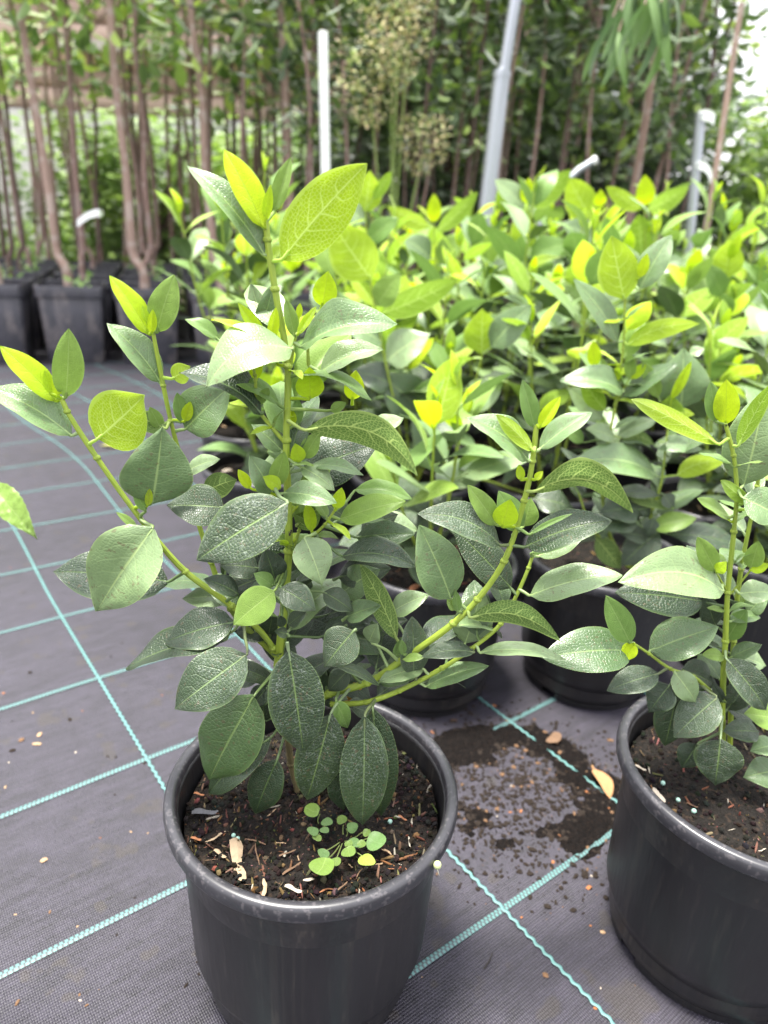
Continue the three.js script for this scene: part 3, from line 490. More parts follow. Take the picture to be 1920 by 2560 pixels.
const secondShrub = { stems: [[[[393,227,-1025],[346,294,-1005],[321,370,-995],[315,445,-985],[315,495,-985],[312,573,-985],[303,643,-985],[306,659,-985]], 3.2, 1.4], [[[399,225,-1025],[404,282,-1005],[398,342,-985],[398,384,-975],[391,468,-975]], 3, 1.3], [[[315,495,-985],[327,537,-980]], 1.6, 1], [[[396,225,-1025],[355,273,-1005],[315,303,-985],[285,361,-985]], 2.4, 1.2]], leaves: [
  [300, 638, -979, 268, 715, -975, 8, 9, -99, 54, 12, 4, 0, 303, 643, -985, 'U'],
  [321, 651, -991, 351, 720, -996, -52, 28, 81, 41, 16, 6, 0, 305, 654, -985, 'P'],
  [315, 666, -979, 319, 696, -979, -14, 2, 99, 15, 14, 0, 0, 306, 659, -985, 'Y'],
  [303, 582, -985, 232, 660, -985, 34, 31, 89, 36, 16, 8, 0, 311, 583, -985, 'P'],
  [315, 579, -981, 402, 613, -971, 27, -46, -85, 30, 18, 6, -12, 311, 583, -985, 'U'],
  [320, 516, -975, 229, 530, -965, 19, 74, 65, 50, 30, 14, 0, 322, 519, -982, 'P'],
  [280, 545, -995, 273, 580, -995, -10, -2, 100, 20, 14, 0, 0, 313, 551, -985, 'Y'],
  [307, 530, -975, 306, 552, -975, -15, -1, 99, 13, 14, 0, 0, 314, 529, -985, 'Y'],
  [327, 534, -977, 319, 569, -977, -14, -3, 99, 17, 14, 0, 0, 327, 537, -980, 'G'],
  [328, 535, -975, 343, 558, -975, -49, 31, 82, 15, 14, 0, 0, 327, 537, -980, 'Y'],
  [298, 526, -977, 283, 561, -977, -2, -1, 100, 13, 14, 0, 0, 314, 529, -985, 'G'],
  [407, 495, -985, 397, 578, -995, -13, 10, 99, 72, 14, 6, 0, 391, 468, -975, 'P'],
  [412, 567, -1005, 430, 578, -1005, -38, 65, 66, 18, 14, 6, 0, 410, 564, -1005, 'P'],
  [386, 511, -971, 401, 565, -969, -21, 2, 98, 15, 22, 3, 0, 391, 468, -975, 'Y'],
  [370, 511, -977, 338, 560, -975, 3, -2, 100, 23, 22, 3, 0, 373, 505, -977, 'G'],
  [393, 472, -975, 385, 517, -975, 23, 4, -97, 39, 8, 4, 0, 391, 468, -975, 'U'],
  [389, 488, -969, 419, 493, -964, 23, -56, -79, 19, 16, 10, -15, 391, 468, -975, 'U'],
  [299, 489, -975, 259, 532, -971, -19, -9, -98, 29, 14, 5, 0, 315, 488, -985, 'U'],
  [304, 469, -995, 249, 514, -995, 32, 39, 87, 39, 14, 6, 0, 315, 466, -985, 'P'],
  [386, 401, -965, 255, 415, -949, 16, 74, 65, 55, 18, 10, -8, 397, 396, -975, 'P'],
  [321, 449, -979, 277, 462, -974, 29, 71, 64, 31, 14, 8, 0, 315, 445, -985, 'P'],
  [330, 450, -979, 376, 444, -974, 3, -55, -84, 25, 18, 10, -20, 315, 452, -985, 'V'],
  [326, 451, -983, 375, 479, -980, -44, 71, 55, 29, 14, 8, 0, 315, 452, -985, 'P'],
  [376, 442, -975, 443, 444, -969, -7, 81, 59, 32, 14, 10, 0, 393, 444, -975, 'P'],
  [415, 403, -967, 474, 430, -957, 39, -57, -72, 33, 20, 8, -15, 397, 396, -975, 'U'],
  [279, 438, -985, 246, 464, -983, 27, 28, 92, 22, 14, 4, 0, 315, 445, -985, 'G'],
  [405, 370, -975, 423, 349, -970, 23, 40, 89, 25, 12, 8, 0, 398, 372, -978, 'D'],
  [355, 365, -975, 422, 351, -967, -2, -58, -81, 27, 16, 8, -10, 324, 359, -996, 'V'],
  [373, 326, -970, 306, 319, -960, -1, 83, 56, 41, 14, 8, 0, 398, 333, -988, 'D'],
  [373, 344, -975, 313, 340, -965, 3, 81, 58, 52, 12, 8, 0, 398, 348, -984, 'D'],
  [397, 318, -970, 455, 342, -962, -40, 75, 53, 34, 12, 6, 0, 399, 325, -991, 'G'],
  [429, 307, -975, 535, 298, -965, 2, 82, 57, 44, 18, 10, 0, 401, 307, -996, 'D'],
  [410, 311, -975, 363, 253, -971, -54, 48, 69, 52, 10, 5, 0, 400, 316, -994, 'D'],
  [324, 289, -990, 370, 240, -987, 14, 19, 97, 35, 10, 5, 0, 327, 295, -991, 'V'],
  [400, 298, -980, 350, 307, -976, 18, 75, 64, 32, 12, 6, 0, 401, 307, -996, 'D'],
  [397, 333, -970, 390, 304, -966, -6, 15, 99, 26, 12, 6, 0, 398, 342, -985, 'D'],
  [224, 344, -995, 284, 334, -991, 9, 80, 60, 51, 14, 8, 0, 218, 343, -995, 'D'],
  [262, 386, -995, 285, 402, -993, -45, 52, 73, 20, 12, 4, 0, 285, 361, -985, 'G'],
  [371, 357, -985, 394, 330, -981, 16, 27, 95, 31, 12, 6, 0, 398, 360, -981, 'D'],
  [272, 381, -995, 329, 372, -991, 9, 77, 63, 30, 14, 8, 0, 285, 361, -985, 'P'],
  [347, 278, -1016, 298, 246, -1068, -55, 83, 1, 37, 9, 11, 0, 353, 284, -1008, 'D'],
  [338, 318, -1009, 330, 339, -1056, -3, 92, 40, 26, 23, 5, 0, 339, 315, -1002, 'H'],
  [334, 358, -993, 397, 372, -966, -28, 94, 17, 35, 19, 5, 0, 324, 359, -996, 'D'],
  [318, 363, -1003, 265, 411, -1045, 51, 81, 28, 39, 13, 6, 0, 324, 359, -996, 'D'],
  [319, 417, -998, 329, 476, -1056, -16, 70, 69, 39, 12, 7, 0, 318, 413, -989, 'P'],
  [309, 455, -993, 268, 474, -1054, 8, 97, 25, 41, 10, 7, 0, 315, 452, -985, 'P'],
  [323, 509, -981, 376, 563, -955, -75, 62, 24, 43, 7, 5, 0, 319, 507, -984, 'H'],
  [309, 508, -991, 267, 558, -1036, 33, 77, 54, 39, 20, 7, 0, 315, 506, -985, 'G'],
  [317, 559, -991, 346, 613, -1035, -17, 67, 72, 35, 21, 3, 0, 312, 562, -985, 'G'],
  [314, 598, -989, 348, 635, -1017, -19, 69, 70, 30, 6, 5, 0, 310, 593, -985, 'Y'],
  [406, 295, -1009, 429, 331, -1059, -29, 83, 47, 32, 23, 9, 0, 403, 290, -1002, 'D'],
  [408, 332, -991, 472, 373, -1000, -52, 84, 14, 41, 11, 7, 0, 398, 333, -988, 'H'],
  [390, 329, -989, 327, 353, -977, 36, 93, 6, 34, 12, 6, 0, 398, 333, -988, 'D'],
  [399, 377, -985, 403, 398, -1036, -4, 93, 37, 27, 22, 9, 0, 398, 372, -978, 'H'],
  [387, 425, -975, 330, 447, -975, 37, 93, 4, 29, 21, 11, 0, 395, 420, -975, 'H'],
  [402, 427, -974, 452, 469, -964, -65, 73, 20, 30, 17, 5, 0, 394, 432, -975, 'H'],
  [355, 275, -1014, 339, 312, -1070, -13, 82, 56, 35, 23, 4, 0, 359, 275, -1011, 'D'],
  [312, 293, -991, 244, 257, -1010, -39, 88, -27, 36, 18, 5, 0, 321, 299, -988, 'D'],
  [292, 346, -993, 277, 364, -1053, 23, 95, 22, 33, 18, 10, 0, 294, 345, -985, 'D'],
  [338, 310, -1008, 323, 305, -1045, -3, 99, -13, 19, 6, 4, 0, 339, 315, -1002, 'D'],
  [339, 309, -998, 327, 297, -968, -31, 92, 24, 17, 13, 12, 0, 339, 315, -1002, 'H'],
  [330, 353, -998, 349, 369, -1004, -64, 77, 7, 13, 19, 2, 0, 328, 348, -998, 'H'],
  [322, 351, -996, 288, 354, -986, 6, 99, -10, 16, 22, 8, 0, 328, 348, -998, 'H'],
  [314, 407, -992, 284, 423, -1000, 31, 83, 47, 19, 7, 8, 0, 318, 402, -991, 'G'],
  [322, 407, -989, 352, 429, -982, -59, 81, 2, 21, 12, 3, 0, 318, 402, -991, 'H'],
  [319, 461, -984, 349, 483, -973, -63, 75, 19, 16, 17, 6, 0, 315, 459, -985, 'P'],
  [311, 461, -988, 279, 482, -1006, 14, 76, 63, 19, 20, 5, 0, 315, 459, -985, 'G'],
  [318, 503, -984, 342, 500, -977, 6, 97, 23, 12, 20, 5, 0, 317, 501, -984, 'Y'],
  [310, 505, -984, 276, 518, -979, 38, 90, 22, 16, 20, 4, 0, 315, 506, -985, 'Y'],
  [317, 552, -982, 345, 575, -962, -49, 83, -25, 21, 10, 7, 0, 313, 551, -985, 'G'],
  [309, 552, -988, 279, 569, -1006, 41, 90, 17, 20, 8, 4, 0, 313, 551, -985, 'Y'],
  [310, 614, -985, 332, 633, -987, -65, 76, 7, 13, 10, 6, 0, 307, 613, -985, 'G'],
  [302, 611, -984, 263, 608, -980, -2, 88, 47, 19, 6, 6, 0, 307, 613, -985, 'Y'],
  [397, 305, -998, 362, 323, -995, 45, 86, 24, 18, 8, 2, 0, 401, 307, -996, 'H'],
  [405, 303, -996, 428, 306, -978, -11, 99, -2, 13, 16, 10, 0, 401, 307, -996, 'D'],
  [398, 362, -984, 396, 385, -1002, 3, 61, 79, 14, 20, 10, 0, 398, 360, -981, 'H'],
  [394, 412, -972, 382, 421, -952, 8, 93, -37, 13, 17, 5, 0, 396, 408, -975, 'G'],
  [398, 413, -980, 408, 432, -1018, -24, 89, 39, 20, 17, 8, 0, 396, 408, -975, 'H'],
  [390, 451, -972, 375, 453, -951, 6, 100, -3, 12, 13, 5, 0, 392, 456, -975, 'G'],
  [395, 452, -977, 410, 463, -993, -5, 86, 51, 12, 13, 9, 0, 392, 456, -975, 'G'],
  [327, 525, -979, 355, 528, -962, -10, 99, -4, 17, 12, 8, 0, 324, 525, -981, 'G'],
  [320, 527, -981, 294, 551, -979, 68, 73, -10, 19, 10, 4, 0, 324, 525, -981, 'G']
] };
const extraShoots = {
'3,3': { stems: [[[[450,200,-1940],[391,378,-1900],[332,556,-1880],[315,665,-1880],[304,770,-1880]], 2.6, 1.4]], leaves: [
  [296, 759, -1880, 216, 818, -1870, 35, 33, 87, 61, 18, 6, 0, 305, 755, -1880, 'P'],
  [314, 762, -1880, 394, 849, -1870, 32, -19, -93, 57, 18, 6, 0, 305, 755, -1880, 'U'],
  [304, 770, -1880, 297, 827, -1870, 0, -17, 98, 42, 18, 6, 0, 304, 770, -1880, 'Y'],
  [270, 753, -1880, 228, 808, -1870, -7, 13, -99, 60, 18, 6, 0, 305, 755, -1880, 'U'],
  [317, 665, -1880, 282, 753, -1870, -3, 10, -99, 67, 18, 6, 0, 315, 665, -1880, 'U'],
  [326, 644, -1880, 414, 693, -1870, -33, 42, 85, 74, 18, 6, 0, 317, 650, -1880, 'G'],
  [319, 611, -1880, 228, 629, -1870, 20, 57, 80, 67, 18, 6, 0, 322, 618, -1880, 'P']
] },
'3,4': { stems: [[[[740,200,-1940],[618,394,-1900],[497,588,-1880],[474,674,-1880],[465,789,-1880]], 2.6, 1.4], [[[740,200,-1940],[687,386,-1900],[634,573,-1880],[611,660,-1880],[584,780,-1880]], 2.6, 1.4]], leaves: [
  [465, 742, -1880, 389, 833, -1870, -1, 10, -99, 80, 18, 6, 0, 469, 740, -1880, 'U'],
  [481, 717, -1880, 547, 742, -1870, 26, -32, -91, 53, 18, 6, 0, 471, 723, -1880, 'U'],
  [476, 774, -1880, 471, 811, -1870, -9, -27, 96, 33, 18, 6, 0, 467, 773, -1880, 'Y'],
  [475, 696, -1880, 391, 733, -1870, 27, 37, 89, 69, 18, 6, 0, 473, 691, -1880, 'P'],
  [580, 773, -1880, 482, 816, -1870, -16, -14, -98, 42, 18, 6, 0, 584, 780, -1880, 'U'],
  [593, 770, -1880, 678, 826, -1870, 32, -32, -89, 50, 18, 6, 0, 588, 763, -1880, 'U'],
  [586, 780, -1880, 569, 848, -1870, -13, -17, 98, 47, 18, 6, 0, 584, 780, -1880, 'Y'],
  [601, 670, -1880, 571, 762, -1870, 15, 15, -98, 83, 18, 6, 0, 607, 677, -1880, 'U'],
  [607, 724, -1880, 628, 756, -1870, -45, 2, 89, 35, 18, 6, 0, 596, 729, -1880, 'Y'],
  [623, 628, -1880, 704, 666, -1870, -35, 55, 76, 72, 18, 6, 0, 621, 623, -1880, 'P']
] },
'3,2': { stems: [[[[160,200,-1940],[132,372,-1900],[104,543,-1880],[91,631,-1880],[80,718,-1880]], 2.6, 1.4]], leaves: [
  [71, 705, -1880, -36, 745, -1870, -20, -29, -94, 43, 18, 6, 0, 82, 706, -1880, 'U'],
  [91, 696, -1880, 180, 788, -1870, 30, -19, -93, 45, 18, 6, 0, 83, 694, -1880, 'U'],
  [80, 716, -1880, 75, 780, -1870, 11, -14, 98, 37, 18, 6, 0, 80, 718, -1880, 'Y'],
  [79, 631, -1880, 6, 681, -1870, 37, 37, 85, 72, 18, 6, 0, 91, 631, -1880, 'P'],
  [101, 621, -1880, 153, 699, -1870, -33, 10, 94, 64, 18, 6, 0, 92, 619, -1880, 'G']
] },
'1,1': { stems: [[[[55,200,-1360],[30,308,-1310],[5,416,-1280],[-18,499,-1280],[-47,619,-1280]], 2.6, 1.4]], leaves: [
  [-45, 622, -1280, -117, 711, -1270, -22, -7, -97, 89, 18, 6, 0, -47, 619, -1280, 'U'],
  [-28, 563, -1280, 103, 630, -1270, 22, -29, -93, 51, 18, 6, 0, -34, 568, -1280, 'U'],
  [-33, 578, -1280, 4, 635, -1270, -33, 5, 94, 49, 18, 6, 0, -38, 585, -1280, 'G'],
  [-21, 515, -1280, -87, 545, -1270, 36, 55, 75, 63, 18, 6, 0, -22, 516, -1280, 'P'],
  [-11, 483, -1280, 63, 538, -1270, -44, 45, 78, 78, 18, 6, 0, -15, 487, -1280, 'P'],
  [-1, 442, -1280, -72, 465, -1270, 30, 61, 74, 65, 18, 6, 0, -1, 440, -1280, 'D']
] },
'1,2': { stems: [[[[345,200,-1360],[228,246,-1320],[110,291,-1300],[139,367,-1300],[161,502,-1300]], 2.6, 1.4]], leaves: [
  [161, 502, -1300, 151, 583, -1290, 0, 12, -99, 71, 18, 6, 0, 161, 502, -1300, 'U'],
  [175, 515, -1300, 236, 594, -1290, -44, 23, 87, 61, 18, 6, 0, 161, 502, -1300, 'P'],
  [138, 380, -1300, 43, 359, -1290, -6, 65, 75, 84, 18, 6, 0, 142, 386, -1300, 'H'],
  [114, 301, -1300, 41, 390, -1290, 34, 18, 92, 89, 18, 6, 0, 114, 302, -1300, 'H'],
  [54, 393, -1300, -23, 460, -1290, 31, 22, 93, 88, 18, 6, 0, 62, 384, -1301, 'H'],
  [49, 397, -1300, 79, 457, -1290, -35, 1, 94, 41, 18, 6, 0, 46, 389, -1301, 'G'],
  [144, 402, -1300, 205, 460, -1290, -53, 43, 73, 68, 18, 6, 0, 145, 405, -1300, 'P'],
  [131, 353, -1300, 80, 330, -1290, -15, 66, 73, 49, 18, 6, 0, 135, 356, -1300, 'G']
] },
'2,1': { stems: [[[[-40,200,-1650],[-44,401,-1605],[-48,602,-1580],[-65,656,-1580],[-74,731,-1580]], 2.6, 1.4]], leaves: [
  [-73, 729, -1580, -67, 806, -1570, -14, 14, -98, 64, 18, 6, 0, -74, 731, -1580, 'U'],
  [-60, 754, -1580, -25, 806, -1570, 26, 1, -96, 27, 18, 6, 0, -74, 731, -1580, 'U'],
  [-73, 709, -1580, -125, 741, -1570, 39, 38, 84, 44, 18, 6, 0, -71, 710, -1580, 'P'],
  [-66, 674, -1580, -6, 722, -1570, -31, 19, 93, 48, 18, 6, 0, -68, 677, -1580, 'G']
] },
'2,4': { stems: [[[[830,200,-1650],[733,343,-1605],[636,485,-1580],[618,544,-1580],[602,619,-1580]], 2.6, 1.4], [[[830,200,-1650],[778,365,-1605],[726,530,-1580],[704,587,-1580],[689,643,-1580]], 2.6, 1.4]], leaves: [
  [602, 617, -1580, 588, 662, -1570, 19, 27, -94, 41, 18, 6, 0, 602, 619, -1580, 'U'],
  [616, 577, -1580, 743, 635, -1570, 25, -41, -88, 48, 18, 6, 0, 611, 576, -1580, 'U'],
  [690, 641, -1580, 673, 718, -1570, 26, 18, -95, 66, 18, 6, 0, 689, 643, -1580, 'U'],
  [685, 679, -1580, 693, 729, -1570, -26, -15, 95, 23, 18, 6, 0, 689, 643, -1580, 'Y'],
  [596, 600, -1580, 541, 635, -1570, 32, 23, 92, 53, 18, 6, 0, 607, 598, -1580, 'P'],
  [688, 605, -1580, 640, 668, -1570, 4, -13, 99, 47, 18, 6, 0, 698, 611, -1580, 'G'],
  [627, 525, -1580, 673, 567, -1570, -58, 47, 67, 55, 18, 6, 0, 623, 527, -1580, 'P']
] },
};

// ------------------------------------------------------------------ where the small things lie (metres)
const mainChips = [[-0.1478, -0.4929, 20, -10, 'g'], [-0.1066, -0.4411, 34, 62, 'p'], [-0.1304, -0.4625, 18, -48, 'p'], [-0.0749, -0.4619, 11, 20, 't'], [-0.0792, -0.4118, 16, 85, 'p'], [-0.0555, -0.4134, 13, 18, 'w'], [-0.0991, -0.4611, 22, 5, 'b'], [-0.0914, -0.4474, 18, 72, 'b'], [-0.0662, -0.4483, 15, -38, 'b'], [-0.0597, -0.4334, 15, -42, 'b'], [-0.1228, -0.446, 12, 30, 'p'], [-0.129, -0.4387, 10, -20, 'b'], [-0.1588, -0.5139, 9, 10, 'o'], [0.0339, -0.5017, 8, 30, 'o'], [0.0237, -0.4416, 5, 0, 'o'], [0.038, -0.4409, 6, 60, 'o'], [0.0197, -0.4606, 8, 25, 't'], [-0.0818, -0.4463, 9, -60, 'b'], [-0.0032, -0.4347, 10, -65, 'b'], [-0.0292, -0.4183, 10, -25, 'o'], [-0.1644, -0.4887, 11, 60, 'o'], [-0.1328, -0.4258, 8, 40, 'b'], [0.0135, -0.4478, 6, -30, 't'], [-0.0444, -0.4237, 8, -15, 'w'], [-0.0687, -0.4189, 7, 40, 'b'], [-0.1069, -0.4163, 8, 10, 'b'], [0.0456, -0.4624, 5, 0, 'b'], [-0.0164, -0.4224, 10, -50, 'b'], [-0.0557, -0.4455, 6, 80, 't'], [-0.1466, -0.4595, 9, 10, 'o'], [0.0056, -0.4632, 4, 0, 't'], [-0.0933, -0.4172, 6, 0, 'b'], [-0.1223, -0.5, 9, 80, 'b'], [-0.0108, -0.4427, 4, 30, 't'], [-0.1027, -0.4954, 6, 20, 'b'], [-0.087, -0.4945, 9, -40, 't']];
const mainGranules = [[-0.1157, -0.4663], [0.0222, -0.4958], [-0.1111, -0.4621]];
const cornerChips = [[0.2805, -0.5839, 10, 30, 'w'], [0.2847, -0.5431, 15, 75, 'w'], [0.3156, -0.5354, 9, 30, 'b'], [0.287, -0.5063, 9, -40, 'b'], [0.3083, -0.6503, 9, 20, 'o'], [0.2726, -0.6066, 8, 10, 't'], [0.3127, -0.4866, 7, 20, 't'], [0.357, -0.4811, 8, -20, 'w']];
const cornerGranules = [[0.2953, -0.5607], [0.3039, -0.541], [0.316, -0.5305], [0.3009, -0.4905]];
const weedLeaves = [[-0.0484, -0.4866, 14], [-0.0456, -0.462, 10], [-0.0413, -0.4568, 8], [-0.0344, -0.4754, 10], [-0.0213, -0.4798, 9], [-0.0119, -0.4729, 10], [0.0011, -0.4654, 7], [0.0095, -0.4563, 17], [-0.0128, -0.4429, 12], [0.0024, -0.4366, 14], [-0.0235, -0.4353, 10], [-0.0344, -0.4431, 10], [-0.0339, -0.4271, 20], [-0.0093, -0.4546, 12], [-0.0027, -0.4533, 8], [-0.0356, -0.4645, 8], [-0.0135, -0.4525, 7]];
const weedRoots = [[-0.0188, -0.4725], [-0.0395, -0.4843]];
const groundBits = [[0.2041, -0.7209, 7, 'o'], [0.1896, -0.7184, 5, 'o'], [0.2312, -0.6434, 7, 'o'], [0.2719, -0.671, 7, 'o'], [0.3247, -0.7358, 6, 'o'], [0.1807, -0.5659, 4, 'o'], [0.2672, -0.6099, 9, 'o'], [0.257, -0.5607, 4, 'o'], [0.1006, -0.5267, 4, 'o'], [0.2395, -0.4702, 6, 'o'], [0.1963, -0.9425, 7, 'o'], [0.1825, -0.9497, 5, 'o'], [0.2478, -0.6847, 4, 'o'], [0.2994, -0.8456, 5, 'o'], [0.1711, -0.71, 3, 'w'], [0.2502, -0.4911, 3, 'w'], [0.2742, -0.6263, 5, 'w'], [0.1953, -0.501, 9, 'b'], [0.3019, -0.7116, 13, 't'], [0.1975, -0.7662, 5, 'w'], [0.0914, -0.5197, 3, 'o'], [0.3016, -0.7637, 5, 'o'], [0.0925, -0.8697, 8, 'o'], [0.2688, -0.5535, 9, 't'], [-0.4977, -0.8009, 10, 'b'], [-0.4782, -0.8142, 11, 't'], [-0.473, -0.7942, 12, 't'], [-0.4998, -0.7795, 9, 'd'], [-0.4502, -0.8502, 8, 'd'], [-0.5619, -0.9583, 9, 'd'], [-0.3117, -0.77, 7, 'd'], [-0.4749, -0.7118, 6, 't'], [-0.4127, -0.7832, 4, 'w'], [-0.4929, -0.7562, 4, 'w'], [-0.5099, -0.8602, 6, 't'], [-0.5763, -0.9026, 6, 'o'], [-0.3661, -0.7787, 5, 'd'], [-0.3542, -0.7785, 5, 'd'], [-0.4476, -1.0582, 5, 'd'], [-0.4504, -1.0149, 5, 'd'], [-0.5308, -0.8389, 4, 'd'], [-0.4399, -0.8709, 4, 'o'], [-0.3304, -0.7104, 4, 'd'], [-0.3243, -0.4427, 8, 'b'], [-0.2564, -0.5173, 4, 'd'], [-0.1693, -0.4686, 6, 'd'], [-0.2693, -0.4539, 5, 'b'], [-0.2583, -0.4442, 5, 'b'], [-0.3736, -0.6032, 11, 't'], [-0.2663, -0.4486, 3, 'w'], [-0.2529, -0.5624, 3, 'd'], [-0.3008, -0.5242, 3, 't'], [-0.3368, -0.5383, 5, 'b'], [-0.1651, -0.4931, 4, 'd'], [-0.1594, -0.4808, 4, 'd'], [-0.3257, -0.4846, 3, 'b'], [-0.3715, -0.5331, 3, 't']];
const tanLeafAt = [[0.3216, -0.8054], [0.33, -0.7498]];
const yellowLeafAt = [[-0.9015, -2.1339], [-0.853, -2.1255]];
const spillAt = [0.2107, -0.771]; const barkAt = [0.276, -0.8647]; const twigAt = [[0.1314, -0.5024], [0.1421, -0.52]];
const antAt = [-0.0726, 0.4874, -0.5050];
const sproutAt = [0.0669, 0.2320, -0.4241];
const edgeLeafAt = [[-0.2403, 0.5574, -0.4000], [-0.2076, 0.5293, -0.3850]];

// ------------------------------------------------------------------ leaf surfaces
// veins in leaf coordinates: s across (-1..1), t from base to tip
const NETX = 15, NETY = 30;
const cell = []; for (let j = -1; j <= NETY; j++) for (let i = -1; i <= NETX; i++) cell.push([(i + 0.15 + 0.7 * hash(i, j, 71)) / NETX, (j + 0.15 + 0.7 * hash(i, j, 73)) / NETY]);
function netEdge(u, t) {
  const ci = Math.floor(u * NETX), cj = Math.floor(t * NETY); let d1 = 9, d2 = 9;
  for (let j = cj - 1; j <= cj + 1; j++) for (let i = ci - 1; i <= ci + 1; i++) {
    const c = cell[clamp(j + 1, 0, NETY) * (NETX + 2) + clamp(i + 1, 0, NETX)], d = Math.hypot((u - c[0]) * 1.0, (t - c[1]) * 2.0);
    if (d < d1) { d2 = d1; d1 = d; } else if (d < d2) d2 = d;
  }
  return d2 - d1;
}
function veins(u, t) { // [main veins, net]
  const s = Math.abs(u * 2 - 1), side = u < 0.5 ? 0 : 1; let v = smooth(0.055 - 0.03 * t, 0.015, s) * 1.0;
  for (let k = 0; k < 5; k++) { // side veins leave the midrib, arch towards the tip and loop into the next one
    const t0 = [0.03, 0.15, 0.30, 0.46, 0.63][k] + side * 0.045 + 0.02 * (hash(k, side, 77) - 0.5), path = t0 + 0.12 * s + (0.30 - 0.02 * k) * s * s * s + 0.012 * Math.sin(s * 9 + k * 2), w = 0.009 * (1 - 0.8 * s);
    v = Math.max(v, (0.85 - 0.45 * s) * smooth(w + 0.006, w * 0.3, Math.abs(t - path)) * (1 - smooth(0.70, 0.92, s)));
  }
  return [v, smooth(0.020, 0.004, netEdge(u, t))];
}
const VW = 192, VH = 384, veinData = new Float32Array(VW * VH * 2);
for (let j = 0; j < VH; j++) for (let i = 0; i < VW; i++) { const [a, b] = veins((i + 0.5) / VW, (j + 0.5) / VH); veinData[(j * VW + i) * 2] = a; veinData[(j * VW + i) * 2 + 1] = b; }
const veinAt = (u, v) => { const k = (Math.min(VH - 1, Math.floor(v * VH)) * VW + Math.min(VW - 1, Math.floor(u * VW))) * 2; return [veinData[k], veinData[k + 1]]; };
function leafMap(base, vein, strong, net, speckle, deposit = 0, s = 0, sides = 0.22) {
  return texture(VW, VH, (u, v) => {
    const [a0, b] = veinAt(u, v), rib = smooth(0.060 - 0.03 * v, 0.018, Math.abs(u * 2 - 1)), a = Math.max(rib, a0 * sides), n = fbm(u * 9, v * 18, 81 + s, 0, 4), q = 1 + speckle * (n - 0.5) * 2;
    let c = mix3([base[0] * q, base[1] * q, base[2] * q], vein, clamp(strong * a + net * b * (1 - a)));
    const edge = Math.abs(u * 2 - 1); c = mix3(c, vein, 0.45 * smooth(0.955, 0.995, edge));
    const spot = smooth(0.765, 0.80, fbm(u * 17 + s, v * 34, 105 + s, 0, 2)); if (deposit) c = mix3(c, [0.09, 0.06, 0.03], 0.5 * spot);
    if (deposit) { // dried hard-water marks, in thin broken lines and flecks
      const lines = smooth(0.035, 0.0, Math.abs(fbm(u * 11 + 2 * n, v * 22, 91 + s, 0, 3) - 0.5)) * smooth(0.42, 0.62, fbm(u * 4, v * 7, 95 + s, 0, 3)), fleck = smooth(0.66, 0.74, fbm(u * 46, v * 92, 97 + s, 0, 2)) * smooth(0.4, 0.65, fbm(u * 5, v * 9, 99 + s, 0, 3));
      c = mix3(c, [0.34, 0.38, 0.34], deposit * clamp(0.6 * lines + 0.55 * fleck));
    }
    return c;
  }, { repeat: false });
}
const leafBump = texture(VW, VH, (u, v) => { const [a, b] = veinAt(u, v); return clamp(0.72 - 0.45 * a - 0.22 * b * (1 - a) + 0.25 * (fbm(u * 8, v * 16, 103, 0, 3) - 0.5)); }, { srgb: false, repeat: false });
const soft = (m, t, coat) => phys({ map: m, roughness: 0.95, transmission: t, thickness: 0, specularIntensity: 0.35, clearcoat: coat, clearcoatRoughness: 0.38, bumpMap: leafBump, bumpScale: 0.0006, side: THREE.DoubleSide });
const firm = (m, rough, b) => phys({ map: m, roughness: rough, bumpMap: leafBump, bumpScale: b, specularIntensity: 1.0, side: THREE.DoubleSide });
